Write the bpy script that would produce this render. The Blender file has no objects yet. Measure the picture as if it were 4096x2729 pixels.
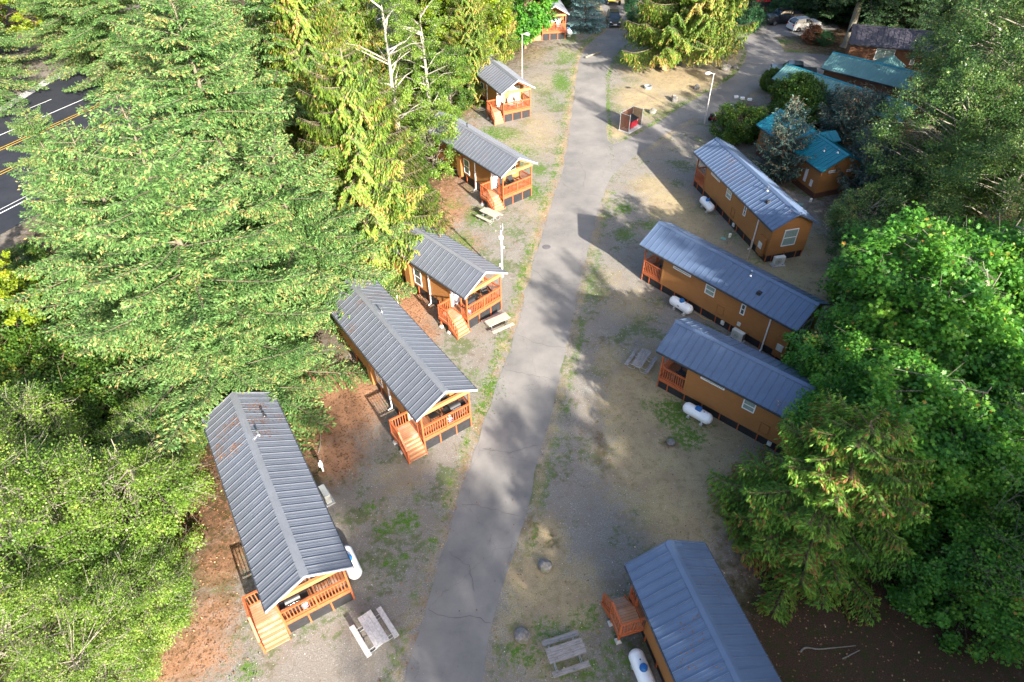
import bpy, math, random
import numpy as np
from mathutils import Vector, Matrix
R=math.radians
random.seed(7)
# ------------------------------------------------------------------ camera, sky, sun, exposure
scene=bpy.context.scene
col=scene.collection
CAM_H=32.5; FOC=2626.92; PITCH=0.74377656; ROLL=-0.01821379
fw=Vector((0,math.cos(PITCH),-math.sin(PITCH))); r0=Vector((1,0,0)); u0=r0.cross(fw)
cr=r0*math.cos(ROLL)+u0*math.sin(ROLL); cu=u0*math.cos(ROLL)-r0*math.sin(ROLL)
cam=bpy.data.cameras.new('camera'); camo=bpy.data.objects.new('camera',cam); col.objects.link(camo)
cam.sensor_width=36; cam.lens=36*FOC/4096; cam.clip_end=3000; cam.clip_start=.1
m=Matrix.Identity(4)
for i,v in enumerate((cr,cu,-fw)):
    for j in range(3): m[j][i]=v[j]
m[2][3]=CAM_H
camo.matrix_world=m; scene.camera=camo
SUN_AZ=-58.6; SUN_EL=24.2      # direction towards the sun
w=bpy.data.worlds.new("World"); scene.world=w; w.use_nodes=True
nt=w.node_tree; bg=nt.nodes['Background']
sky=nt.nodes.new('ShaderNodeTexSky'); sky.sky_type='NISHITA'; sky.sun_disc=False
sky.sun_elevation=R(SUN_EL); sky.sun_rotation=R(90-SUN_AZ)
sky.air_density=1.0; sky.dust_density=3.0
nt.links.new(sky.outputs[0],bg.inputs[0]); bg.inputs[1].default_value=0.105
sun=bpy.data.lights.new('sun','SUN'); sun.energy=5.0; sun.angle=R(0.53); sun.color=(1,.93,.82)
suno=bpy.data.objects.new('sun',sun); col.objects.link(suno)
sd=Vector((math.cos(R(SUN_AZ))*math.cos(R(SUN_EL)),math.sin(R(SUN_AZ))*math.cos(R(SUN_EL)),math.sin(R(SUN_EL))))
suno.rotation_euler=sd.to_track_quat('Z','Y').to_euler(); suno.location=(60,-80,80)
vs=scene.view_settings; vs.view_transform='Standard'; vs.look='None'; vs.exposure=1.93; vs.gamma=1
scene.cycles.max_bounces=6; scene.cycles.diffuse_bounces=3; scene.cycles.transparent_max_bounces=4

def at(px,py,z=0.0):
    """surveyed point: photo position (2353 px wide copy) -> point at height z"""
    k=4096/2353
    x=(px*k-2048)/FOC; y=(py*k-1364.5)/FOC
    d=fw+cr*x-cu*y
    t=(z-CAM_H)/d.z
    return Vector((d.x*t,d.y*t,z))

# ------------------------------------------------------------------ object helpers
def tag(o,label=None,cat=None,group=None,kind=None):
    if label: o['label']=label
    if cat: o['category']=cat
    if group: o['group']=group
    if kind: o['kind']=kind
    return o
def empty(name,loc=(0,0,0),rz=0,label=None,cat=None,group=None):
    o=bpy.data.objects.new(name,None); col.objects.link(o); o.location=loc; o.rotation_euler=(0,0,rz)
    o.empty_display_size=.3
    return tag(o,label,cat,group)
def kids(o): return [c for c in bpy.data.objects if c.parent==o]
def copy_tree(o,parent=None):
    c=o.copy(); col.objects.link(c)
    if parent: c.parent=parent
    for ch in list(o.children): copy_tree(ch,c)
    return c
class MB:
    def __init__(s): s.v=[]; s.f=[]
    def quad(s,a,b,c,d):
        n=len(s.v); s.v+= [tuple(a),tuple(b),tuple(c),tuple(d)]; s.f.append((n,n+1,n+2,n+3))
    def poly(s,pts):
        n=len(s.v); s.v+=[tuple(p) for p in pts]; s.f.append(tuple(range(n,n+len(pts))))
    def hexa(s,p):  # 8 points: bottom 4 ccw, top 4 ccw
        n=len(s.v); s.v+=[tuple(q) for q in p]
        for f in ((3,2,1,0),(4,5,6,7),(0,1,5,4),(1,2,6,5),(2,3,7,6),(3,0,4,7)): s.f.append(tuple(n+i for i in f))
        return s
    def box(s,x0,x1,y0,y1,z0,z1):
        return s.hexa([(x0,y0,z0),(x1,y0,z0),(x1,y1,z0),(x0,y1,z0),(x0,y0,z1),(x1,y0,z1),(x1,y1,z1),(x0,y1,z1)])
    def beam(s,a,b,w,h,up=(0,0,1)):
        a=Vector(a);b=Vector(b);d=(b-a).normalized();u=Vector(up)
        if abs(d.dot(u))>.98: u=Vector((1,0,0))
        l=d.cross(u).normalized()*w/2; u=l.cross(d).normalized()*h/2
        return s.hexa([a-l-u,a+l-u,a+l+u,a-l+u,b-l-u,b+l-u,b+l+u,b-l+u])
    def tube(s,pts,r,n=8,cap=True):
        pts=[Vector(p) for p in pts]
        rs=r if isinstance(r,(list,tuple)) else [r]*len(pts)
        base=len(s.v); prev=None
        for i,p in enumerate(pts):
            d=(pts[min(i+1,len(pts)-1)]-pts[max(i-1,0)]).normalized()
            if prev is None:
                l=d.cross(Vector((0,0,1)));
                if l.length<.05: l=Vector((1,0,0))
            else: l=prev-d*prev.dot(d)
            l.normalize(); prev=l; q=d.cross(l)
            for k in range(n):
                a=2*math.pi*k/n; s.v.append(tuple(p+(l*math.cos(a)+q*math.sin(a))*rs[i]))
        for i in range(len(pts)-1):
            for k in range(n):
                a=base+i*n+k; b=base+i*n+(k+1)%n; s.f.append((a,b,b+n,a+n))
        if cap:
            s.f.append(tuple(base+k for k in range(n))[::-1]); e=base+(len(pts)-1)*n; s.f.append(tuple(e+k for k in range(n)))
        return s
    def cyl(s,a,b,r,n=12): return s.tube([a,b],r,n)
    def sphere(s,c,rx,ry,rz,n=12,m=8,zmin=-1):
        base=len(s.v)
        for i in range(m+1):
            ph=math.pi*i/m-math.pi/2
            for k in range(n):
                a=2*math.pi*k/n; z=max(math.sin(ph),zmin)
                s.v.append((c[0]+rx*math.cos(ph)*math.cos(a),c[1]+ry*math.cos(ph)*math.sin(a),c[2]+rz*z))
        for i in range(m):
            for k in range(n):
                a=base+i*n+k;b=base+i*n+(k+1)%n; s.f.append((a,b,b+n,a+n))
        return s
    def build(s,name,mat,parent=None,smooth=False,bevel=0,**kw):
        me=bpy.data.meshes.new(name); me.from_pydata(s.v,[],s.f); me.materials.append(mat)
        if smooth:
            me.polygons.foreach_set('use_smooth',[True]*len(me.polygons))
            try: me.set_sharp_from_angle(angle=R(40))
            except Exception: pass
        me.update()
        o=bpy.data.objects.new(name,me); col.objects.link(o)
        if parent: o.parent=parent
        if bevel:
            b=o.modifiers.new('bevel','BEVEL'); b.width=bevel; b.segments=2; b.limit_method='ANGLE'
        tag(o,**kw)
        return o
def mesh_np(name,v,k,mat,parent,tint=None,nf=None,smooth=False):
    """v: (N*k,3) numpy verts, consecutive k verts form one face"""
    me=bpy.data.meshes.new(name); n=len(v); f=n//k
    me.vertices.add(n); me.vertices.foreach_set('co',v.astype(np.float32).ravel())
    me.loops.add(n); me.loops.foreach_set('vertex_index',np.arange(n,dtype=np.int32))
    me.polygons.add(f); me.polygons.foreach_set('loop_start',np.arange(0,n,k,dtype=np.int32))
    try: me.polygons.foreach_set('loop_total',np.full(f,k,dtype=np.int32))
    except Exception: pass
    if tint is not None:
        a=me.attributes.new('tint','FLOAT','FACE'); a.data.foreach_set('value',tint.astype(np.float32))
    me.materials.append(mat); me.update(calc_edges=True)
    o=bpy.data.objects.new(name,me); col.objects.link(o)
    if parent: o.parent=parent
    return o

# ------------------------------------------------------------------ materials
class N:
    def __init__(s,name):
        s.m=bpy.data.materials.new(name); s.m.use_nodes=True; s.t=s.m.node_tree; s.b=s.t.nodes['Principled BSDF']
        s.tc=None
    def n(s,t,**kw):
        x=s.t.nodes.new(t)
        for k,v in kw.items(): setattr(x,k,v)
        return x
    def l(s,a,b): s.t.links.new(a,b)
    def obj(s):
        if not s.tc: s.tc=s.n('ShaderNodeTexCoord')
        return s.tc.outputs['Object']
    def pos(s):
        return s.n('ShaderNodeNewGeometry').outputs['Position']
    def noise(s,scale,detail=4,rough=.6,vec=None,dist=0):
        x=s.n('ShaderNodeTexNoise'); x.inputs['Scale'].default_value=scale; x.inputs['Detail'].default_value=detail
        x.inputs['Roughness'].default_value=rough; x.inputs['Distortion'].default_value=dist
        s.l(vec if vec is not None else s.obj(),x.inputs['Vector']); return x.outputs['Fac']
    def ramp(s,fac,stops,interp='LINEAR'):
        x=s.n('ShaderNodeValToRGB'); e=x.color_ramp.elements; x.color_ramp.interpolation=interp
        while len(e)<len(stops): e.new(.5)
        for i,(p,c) in enumerate(stops):
            e[i].position=p; e[i].color=(c,c,c,1) if isinstance(c,(int,float)) else (*c,1)
        s.l(fac,x.inputs[0]); return x.outputs[0]
    def mix(s,fac,a,b,mode='MIX'):
        x=s.n('ShaderNodeMix'); x.data_type='RGBA'; x.blend_type=mode
        for i,v in ((0,fac),(6,a),(7,b)):
            if isinstance(v,(int,float)): x.inputs[i].default_value=v if i==0 else (v,v,v,1)
            elif isinstance(v,tuple): x.inputs[i].default_value=(*v,1)
            else: s.l(v,x.inputs[i])
        return x.outputs[2]
    def math(s,op,a,b=None,c=None,clamp=False):
        x=s.n('ShaderNodeMath'); x.operation=op; x.use_clamp=clamp
        for i,v in enumerate((a,b,c)):
            if v is None: continue
            if isinstance(v,(int,float)): x.inputs[i].default_value=v
            else: s.l(v,x.inputs[i])
        return x.outputs[0]
    def attr(s,name):
        x=s.n('ShaderNodeAttribute'); x.attribute_name=name; return x
    def bump(s,h,strength=.3,dist=.02):
        x=s.n('ShaderNodeBump'); x.inputs['Strength'].default_value=strength; x.inputs['Distance'].default_value=dist
        s.l(h,x.inputs['Height']); s.l(x.outputs[0],s.b.inputs['Normal'])
    def col(s,c):
        if isinstance(c,tuple): s.b.inputs['Base Color'].default_value=(*c,1)
        else: s.l(c,s.b.inputs['Base Color'])
    def fin(s,rough=.6,metal=0,spec=.5):
        s.b.inputs['Roughness'].default_value=rough; s.b.inputs['Metallic'].default_value=metal
        s.b.inputs['Specular IOR Level'].default_value=spec
        return s.m
def sc(c,k): return tuple(x*k for x in c)
def simple(name,c,rough=.6,metal=0,spec=.5,var=.18,scale=3.,bump=0):
    n=N(name); f=n.noise(scale,5,.65)
    n.col(n.mix(n.ramp(f,[(.3,0.),(.7,1.)]),sc(c,1-var),sc(c,1+var)))
    if bump: n.bump(n.noise(scale*12,3),bump,.01)
    return n.fin(rough,metal,spec)
M={}
def mat_metal_roof(name,c,stain=None,rough=.38):
    n=N(name); f=n.noise(.7,5,.7); g=n.noise(14,3)
    c0=n.mix(n.ramp(f,[(.3,0.),(.7,1.)]),sc(c,.86),sc(c,1.1))
    c0=n.mix(n.math('MULTIPLY',g,.25),c0,sc(c,.8))
    # fallen needles and dust
    d=n.ramp(n.noise(2.6,8,.8,dist=.4),[(.70,0.),(.74,.8)])
    c0=n.mix(n.math('MULTIPLY',d,.45),c0,(.30,.2,.1))
    n.col(c0); return n.fin(rough,.15,.5)
M['roof']=mat_metal_roof('grey_painted_metal',(.135,.148,.178))
M['roof_sky_tint']=mat_metal_roof('grey_metal_shade_tinted',(.105,.15,.24))  # same grey roofing, with the blue of skylit shade put into its colour
M['roof_cap']=mat_metal_roof('grey_ridge_metal',(.19,.20,.225))
M['rake']=simple('pale_rake_metal',(.42,.43,.47),.4,.1)
M['gutter']=simple('dark_gutter_metal',(.05,.055,.065),.4,.2)
M['teal']=mat_metal_roof('teal_painted_metal',(.012,.19,.25))
M['teal_pale']=mat_metal_roof('weathered_pale_teal_metal',(.13,.26,.25))
M['purple']=mat_metal_roof('plum_painted_metal',(.055,.05,.062))
def mat_siding(name,c,line=True):
    n=N(name); x=n.n('ShaderNodeMapping'); x.inputs['Scale'].default_value=(.6,.6,9); n.l(n.obj(),x.inputs[0])
    f=n.noise(3,6,.6,vec=x.outputs[0]); g=n.noise(.5,3)
    a=n.mix(n.ramp(f,[(.3,0.),(.7,1.)]),sc(c,.82),sc(c,1.12))
    a=n.mix(n.ramp(g,[(.4,0.),(.65,.35)]),a,sc(c,.72))
    oi=n.n('ShaderNodeObjectInfo'); a=n.mix(n.math('MULTIPLY',oi.outputs['Random'],.35),a,sc(c,.72)); s_=n.n('ShaderNodeSeparateXYZ'); n.l(n.obj(),s_.inputs[0]); dz_=n.ramp(n.math('ADD',s_.outputs[2],n.math('MULTIPLY',g,.5)),[(.95,.5),(1.25,0.)]); a=n.mix(n.math('MULTIPLY',dz_,.6),a,(.12,.08,.05))
    n.col(a); n.bump(f,.15,.01); return n.fin(.6,0,.35)
M['siding']=mat_siding('cedar_stained_lap_siding',(.35,.155,.05))
M['siding_dark']=mat_siding('brown_log_siding',(.14,.062,.03))
M['stain']=simple('red_cedar_stain',(.40,.105,.038),.55,0,.35,.25,6,.2)
M['beam']=simple('orange_stained_beam',(.50,.20,.075),.55,0,.35,.15,4,.1)
def mat_deck(name,c1,c2,axis=0,w=.14):
    n=N(name); s=n.n('ShaderNodeSeparateXYZ'); n.l(n.obj(),s.inputs[0])
    fr=n.math('FRACT',n.math('DIVIDE',n.math('ADD',s.outputs[axis],50),w))
    gap=n.math('LESS_THAN',fr,.07)
    cell=n.math('FLOOR',n.math('DIVIDE',n.math('ADD',s.outputs[axis],50),w))
    wn=n.n('ShaderNodeTexWhiteNoise'); wn.noise_dimensions='1D'; n.l(cell,wn.inputs['W'])
    f=n.noise(5,6,.7); a=n.mix(f,c1,c2); a=n.mix(n.math('MULTIPLY',wn.outputs[0],.45),a,c1)
    st=n.ramp(n.noise(1.6,4,.6),[(.5,0.),(.62,1.)]); a=n.mix(n.math('MULTIPLY',st,.5),a,(.42,.33,.26))
    a=n.mix(gap,a,(.03,.02,.015)); n.col(a); return n.fin(.65,0,.3)
M['deckx']=mat_deck('stained_deck_boards',(.40,.17,.08),(.50,.30,.18),0)
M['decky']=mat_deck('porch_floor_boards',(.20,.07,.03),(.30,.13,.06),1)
M['skirt']=simple('black_skirting',(.022,.022,.025),.6,0,.4,.3,4)
M['void']=simple('dark_interior',(.02,.02,.02),.9)
M['white']=simple('white_trim',(.78,.78,.78),.45,0,.5,.04,5)
M['door']=simple('white_door_paint',(.72,.74,.80),.4,0,.5,.04,3)
n=N('window_glass'); n.col((.07,.10,.10)); n.b.inputs['Coat Weight'].default_value=.6; M['glass']=n.fin(.08,0,.9)
n=N('curtained_glass'); f=n.obj(); n.col(n.mix(n.noise(7,2),(.15,.22,.2),(.33,.42,.38))); M['glass2']=n.fin(.12,0,.8)
def mat_wood_old():
    n=N('weathered_grey_planks'); x=n.n('ShaderNodeMapping'); x.inputs['Scale'].default_value=(1.2,14,14); n.l(n.obj(),x.inputs[0])
    f=n.noise(2.2,8,.75,vec=x.outputs[0]); g=n.noise(3,6,.7)
    a=n.ramp(f,[(.28,(.10,.088,.083)),(.5,(.25,.23,.22)),(.75,(.42,.38,.36))])
    a=n.mix(n.ramp(g,[(.55,0.),(.68,.75)]),a,(.07,.06,.058)); n.col(a); n.bump(f,.3,.01); return n.fin(.8,0,.25)
M['oldwood']=mat_wood_old()
M['silverwood']=simple('silvery_weathered_planks',(.46,.43,.42),.8,0,.25,.3,9,.2)
M['palewood']=simple('pale_weathered_planks',(.40,.33,.27),.8,0,.25,.3,7,.2)
M['galv']=simple('galvanised_steel',(.46,.50,.53),.38,.6)
M['enamel']=simple('white_enamel_tank',(.80,.82,.84),.3,0,.5,.05,2)
M['blue']=simple('blue_plastic',(.015,.12,.36),.4,0,.5,.12)
M['green']=simple('dark_green_plastic',(.015,.07,.05),.4)
M['greenplate']=simple('pale_green_plastic',(.18,.38,.33),.5)
M['black']=simple('black_plastic',(.018,.018,.02),.45,0,.5,.25,4)
M['chairgrey']=simple('light_grey_plastic',(.42,.44,.46),.5)
M['chrome']=simple('brushed_steel',(.6,.6,.62),.22,.9)
M['concrete']=simple('rough_concrete',(.42,.42,.42),.85,0,.2,.2,6,.3)
M['acpaint']=simple('off_white_powder_coat',(.62,.64,.60),.45)
M['grille']=simple('dark_grille',(.12,.13,.13),.5)
M['slat']=simple('brown_privacy_slats',(.10,.047,.032),.6,0,.4,.2,4)
M['red']=simple('red_painted_steel',(.42,.012,.03),.4,0,.5,.25,3)
M['purplep']=simple('purple_label',(.15,.1,.5),.4)
M['yellow']=simple('yellow_paint',(.62,.38,.03),.5)
M['conc_white']=simple('white_lamp_casting',(.70,.68,.66),.4,0,.5,.08)
M['polepaint']=simple('galvanised_lamp_post',(.55,.52,.48),.5,.1)
M['rubber']=simple('black_rubber',(.02,.02,.02),.8)
def paint(name,c):
    n=N(name); n.col(c); n.b.inputs['Coat Weight'].default_value=.8; n.b.inputs['Coat Roughness'].default_value=.06; return n.fin(.3,.1,.5)
M['car_black']=paint('black_car_paint',(.012,.013,.016)); M['car_white']=paint('white_car_paint',(.75,.76,.78)); M['car_navy']=paint('dark_green_car_paint',(.012,.022,.025))
n=N('car_glass'); n.col((.02,.035,.05)); M['carglass']=n.fin(.05,0,.9)
n=N('lamp_lens'); n.col((.75,.78,.8)); M['lens']=n.fin(.1,0,.8)
n=N('tail_lens'); n.col((.5,.01,.01)); M['tail']=n.fin(.15,0,.7)
def mat_rock(name,c,moss):
    n=N(name); f=n.noise(6,8,.75); g=n.noise(2.2,4,.6)
    a=n.ramp(f,[(.3,sc(c,.45)),(.55,c),(.75,sc(c,1.5))]); a=n.mix(n.ramp(g,[(.5,0.),(.62,.7)]),a,moss)
    n.col(a); n.bump(f,.6,.05); return n.fin(.9,0,.2)
M['rock']=mat_rock('grey_boulder',(.22,.205,.2),(.10,.11,.06))
M['rock_pale']=mat_rock('pale_broken_stone',(.34,.28,.22),(.2,.14,.09))
def mat_bark(name,c):
    n=N(name); x=n.n('ShaderNodeMapping'); x.inputs['Scale'].default_value=(6,6,1.3); n.l(n.obj(),x.inputs[0])
    f=n.noise(2,8,.75,vec=x.outputs[0]); g=n.noise(1.1,4,.6)
    a=n.ramp(f,[(.3,sc(c,.45)),(.5,c),(.72,sc(c,1.35))]); a=n.mix(n.ramp(g,[(.55,0.),(.65,.5)]),a,(.12,.14,.06))
    n.col(a); n.bump(f,.7,.04); return n.fin(.9,0,.2)
M['bark']=mat_bark('brown_bark',(.17,.115,.08)); M['bark_pale']=mat_bark('pale_grey_bark',(.24,.215,.175)); M['bark_white']=mat_bark('white_alder_bark',(.34,.315,.27)); M['bark_grey']=mat_bark('lichen_grey_bark',(.17,.15,.105)); M['bark_red']=mat_bark('grey_red_cedar_bark',(.24,.18,.14))
def mat_leaf(name,c_lo,c_mid,c_hi,acc,acc_t=.9,transl=.35,rough=.55,patch=.35):
    """tint attribute (per leaf) picks the colour; acc = autumn colour of the leaves whose tint is above acc_t"""
    n=N(name); a=n.attr('tint').outputs['Fac']
    f=n.noise(patch,3,.6,vec=n.pos())
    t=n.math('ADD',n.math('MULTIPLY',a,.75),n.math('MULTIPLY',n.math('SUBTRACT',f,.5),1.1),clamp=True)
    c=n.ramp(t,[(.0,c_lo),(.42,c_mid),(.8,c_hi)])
    if acc: 
        c=n.mix(n.ramp(n.math('ADD',a,n.math('MULTIPLY',n.math('SUBTRACT',f,.5),.7)),[(acc_t-.02,0.),(acc_t+.02,1.)]),c,acc)
    n.col(c); n.fin(rough,0,.35)
    tr=n.n('ShaderNodeBsdfTranslucent'); hs=n.n('ShaderNodeHueSaturation'); hs.inputs['Value'].default_value=1.35; hs.inputs['Hue'].default_value=.485
    n.l(c,hs.inputs['Color']); n.l(hs.outputs[0],tr.inputs[0])
    mx=n.n('ShaderNodeMixShader'); mx.inputs[0].default_value=transl; n.l(n.b.outputs[0],mx.inputs[1]); n.l(tr.outputs[0],mx.inputs[2])
    n.l(mx.outputs[0],n.t.nodes['Material Output'].inputs[0]); return n.m
M['fir']=mat_leaf('fir_needles',(.025,.078,.02),(.095,.198,.048),(.225,.365,.12),(.34,.28,.10),.96,.25,.6,patch=1.1)
M['cedar']=mat_leaf('cedar_foliage',(.04,.10,.012),(.115,.20,.022),(.26,.34,.04),(.40,.26,.08),.93,.3,.6)
M['cedar_dark']=mat_leaf('green_cedar_foliage',(.04,.12,.015),(.105,.245,.025),(.25,.42,.045),(.24,.12,.035),.93,.3,.6)  # the greener foliage colour of the lower right cedar and half-bare alders
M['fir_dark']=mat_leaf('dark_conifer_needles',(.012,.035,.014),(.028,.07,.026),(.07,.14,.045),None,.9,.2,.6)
M['spruce']=mat_leaf('blue_spruce_needles',(.04,.085,.08),(.085,.16,.155),(.21,.33,.33),None,.9,.15,.6)
M['spruce_pale']=mat_leaf('silvery_spruce_needles',(.07,.15,.14),(.15,.29,.28),(.36,.55,.55),None,.9,.15,.6)
M['pine']=mat_leaf('grey_green_pine_needles',(.03,.065,.055),(.055,.11,.092),(.12,.20,.165),(.22,.15,.09),.93,.18,.6)
M['maple']=mat_leaf('green_maple_leaves',(.035,.14,.02),(.10,.29,.032),(.32,.52,.07),(.45,.25,.05),.95,.45,.45)
M['maple_yellow']=mat_leaf('yellow_green_maple_leaves',(.09,.17,.012),(.22,.30,.02),(.42,.45,.04),(.5,.33,.04),.9,.45,.45)
M['alder']=mat_leaf('alder_leaves',(.065,.14,.018),(.17,.28,.038),(.34,.44,.09),(.42,.33,.12),.93,.4,.4)
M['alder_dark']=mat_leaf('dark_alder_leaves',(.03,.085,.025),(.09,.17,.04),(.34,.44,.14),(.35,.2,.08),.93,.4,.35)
M['shrub']=mat_leaf('shrub_leaves',(.03,.085,.012),(.075,.155,.02),(.18,.27,.03),(.36,.26,.03),.88,.4,.45)
M['juniper']=mat_leaf('deep_green_shrub_leaves',(.012,.06,.025),(.03,.11,.04),(.08,.19,.06),None,.9,.35,.5)
M['rust']=mat_leaf('rust_brown_dead_leaves',(.12,.05,.025),(.2,.09,.045),(.3,.15,.08),None,.9,.3,.6)
M['grass']=mat_leaf('short_grass_blades',(.05,.12,.02),(.09,.19,.03),(.2,.28,.06),(.35,.30,.13),.88,.4,.5)
M['litter']=mat_leaf('fallen_leaves',(.13,.055,.025),(.28,.13,.06),(.48,.30,.16),(.6,.45,.25),.92,.1,.7)

# ------------------------------------------------------------------ ground
def blobfield(X,Y,blobs):
    w=np.zeros_like(X)
    for (px,py,rx,ry,s) in blobs:
        c=at(px,py); d=np.sqrt(((X-c.x)/rx)**2+((Y-c.y)/ry)**2)
        w=np.maximum(w,s*np.clip(1.35-d,0,1))
    return w
xs=np.concatenate([np.array([-1500,-700,-350,-200,-140,-110]),np.linspace(-95,-34,62),np.linspace(-33.7,36,280),np.linspace(37,95,59),np.array([110,140,200,350,700,1500])])
ys=np.concatenate([np.array([-1200,-500,-200,-90,-50,-30,-15,-5,2]),np.linspace(6,95,330),np.linspace(96,140,45),np.array([150,170,210,280,400,700,1500])])
X,Y=np.meshgrid(xs,ys); nx,ny=len(xs),len(ys)
v=np.stack([X,Y,np.zeros_like(X)],-1).reshape(-1,3)
ii=np.arange(nx*ny).reshape(ny,nx); q=np.stack([ii[:-1,:-1],ii[:-1,1:],ii[1:,1:],ii[1:,:-1]],-1).reshape(-1,4)
me=bpy.data.meshes.new('ground'); me.vertices.add(len(v)); me.vertices.foreach_set('co',v.astype(np.float32).ravel())
me.loops.add(q.size); me.loops.foreach_set('vertex_index',q.astype(np.int32).ravel())
me.polygons.add(len(q)); me.polygons.foreach_set('loop_start',np.arange(0,q.size,4,dtype=np.int32))
needles=[(520,1000,3,5,1),(500,1150,2.2,3.5,1),(510,1280,1.8,2.2,.85),(760,930,4,4.5,1),(700,1000,2.4,3.5,1),(770,1050,2,2.5,.8),(830,900,2.2,3,.8),(720,900,3,3,1),(930,720,2.6,4,.95),(970,770,1.6,2.5,.75),(900,690,2,3,.9),(1000,430,4,6,.8),(1020,480,3,4,.8),(990,500,3,4,.9),(1070,560,2,3,.5),(960,410,3,4,.7),(1050,240,3,5,.7),(1075,300,2,3,.5),(440,1500,2.5,2.0,.75),(480,1420,2.0,2.0,.7),(350,1540,2.5,1.6,.8)]
tan=[(1560,180,6,7,1),(1640,130,6,6,1),(1480,230,4,6,.9),(1470,150,4,6,.8),(1415,300,1.2,2.5,1),(1180,330,5,6,.5),(1240,300,3,8,.55),(1150,430,4,4,.45),(1230,480,2,4,.4),(1180,240,4,5,.5),(1460,130,3,4,.8),(1540,470,3,4,.85),(1500,430,2.5,3,.75),(1590,520,3,4,.85),(1650,560,3,5,.6),(1500,880,3.5,4,1),(1480,960,3.5,4,1),(1430,900,1.8,3,.8),(1400,830,1.5,3,.6),(1560,1180,3,3,.9),(1560,1080,5,5,1),(1600,1000,4,3,1),(1500,1030,3,3,1),(1640,1130,3,3.5,1),(1450,700,3,3,.55),(1400,640,2,2,.4),(1480,790,2,2,.4),(1250,1250,1.5,2.2,.95),(1230,1330,2,2,1),(1300,1380,2.6,2,.95),(1200,1430,1.4,2,.7),(1250,1500,2.5,2,.6),(1330,1330,1.8,1.8,.6),(1780,600,5,6,.8),(1850,640,3,5,.8),(1870,570,2,4,.7),(1900,850,1.5,3,.8),(1220,120,3,6,.55),(1250,190,3,5,.4),(1200,210,3,4,.5),(1310,440,1.0,4,.35),(1830,110,5,4,.7),(1300,120,2,4,.4),(1100,330,4,5,.4),(920,1100,2,2,.5),(880,1180,2,2,.3),(600,1450,1.3,1.5,.35)]
green=[(1290,190,1.5,4,.85),(1300,130,2,4,.6),(1270,235,1.6,3,.5),(1130,310,4,2.5,.7),(1190,350,3,3,.55),(1060,560,1.6,2.5,.65),(1100,500,1.8,2.5,.6),(1220,440,1.6,2.5,.75),(1240,390,1.4,2.2,.6),(1170,520,1.5,3,.35),(1130,890,1.2,1.5,.75),(1110,935,.8,1.2,.7),(1085,860,.8,1,.5),(930,1200,1.1,1,.75),(880,1220,.7,.8,.7),(850,1165,.6,.6,.7),(895,1295,.5,.5,.8),(930,1280,.35,.4,.8),(960,1145,.4,.4,.6),(1000,950,1,1,.3),(1440,140,3,2,.8),(1480,105,3,2,.5),(1500,260,4,1.2,.5),(1580,240,3,1.2,.5),(1435,480,1.3,1.2,.7),(1500,520,1.2,1.2,.6),(1440,540,1.6,1.2,.5),(1500,690,1.5,1.0,.4),(1590,590,2,1.6,.4),(1550,950,1.6,1.8,.8),(1580,1000,1.5,1.5,.7),(1500,930,1.4,1,.5),(1620,980,1.2,1.2,.4),(1250,1440,1.5,.9,.5),(1350,1420,1.5,1.2,.5),(1200,1500,1.5,1.2,.55),(1280,1460,2,1,.5),(1420,1500,1.5,1.5,.45),(1330,1540,2,1,.5),(1390,1440,1,1,.4),(570,1545,.8,.8,.6),(705,1440,.4,.6,.4),(1160,800,.8,2,.35),(1240,200,1.6,3,.4),(1310,90,2,3,.5),(1360,95,2,2,.6),(1040,470,1.5,1.5,.5),(1160,560,1.2,2.5,.3),(1800,95,3,1.5,.6),(1820,120,3,1.5,.6),(1130,520,1.5,2,.4),(1680,540,1.2,1.2,.5),(1740,600,1.2,1.2,.4),(1110,620,1.2,2,.3),(1840,740,1,2,.4),(1220,1240,.5,1.5,.5),(1460,1390,1,1,.4)]
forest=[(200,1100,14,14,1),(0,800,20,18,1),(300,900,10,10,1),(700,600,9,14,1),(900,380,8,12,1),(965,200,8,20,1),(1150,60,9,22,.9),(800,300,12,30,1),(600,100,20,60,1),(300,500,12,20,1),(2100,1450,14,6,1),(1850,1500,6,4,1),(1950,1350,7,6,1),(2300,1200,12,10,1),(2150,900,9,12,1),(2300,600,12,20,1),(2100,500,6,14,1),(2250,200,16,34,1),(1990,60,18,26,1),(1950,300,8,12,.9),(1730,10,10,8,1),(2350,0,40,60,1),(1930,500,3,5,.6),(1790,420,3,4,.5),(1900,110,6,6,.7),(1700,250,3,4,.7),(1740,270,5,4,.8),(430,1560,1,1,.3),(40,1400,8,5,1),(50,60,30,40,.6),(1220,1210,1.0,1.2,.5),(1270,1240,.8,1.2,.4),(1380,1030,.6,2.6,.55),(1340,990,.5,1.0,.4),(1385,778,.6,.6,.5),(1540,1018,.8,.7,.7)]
A=me.attributes.new('zone','FLOAT_COLOR','POINT')
cc=np.ones((ny,nx,4),np.float32)
cc[...,0]=blobfield(X,Y,needles); cc[...,1]=blobfield(X,Y,tan); cc[...,2]=blobfield(X,Y,green); cc[...,3]=np.maximum(blobfield(X,Y,forest),np.clip((np.hypot(X,Y-60)-75)/20,0,1))
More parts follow.
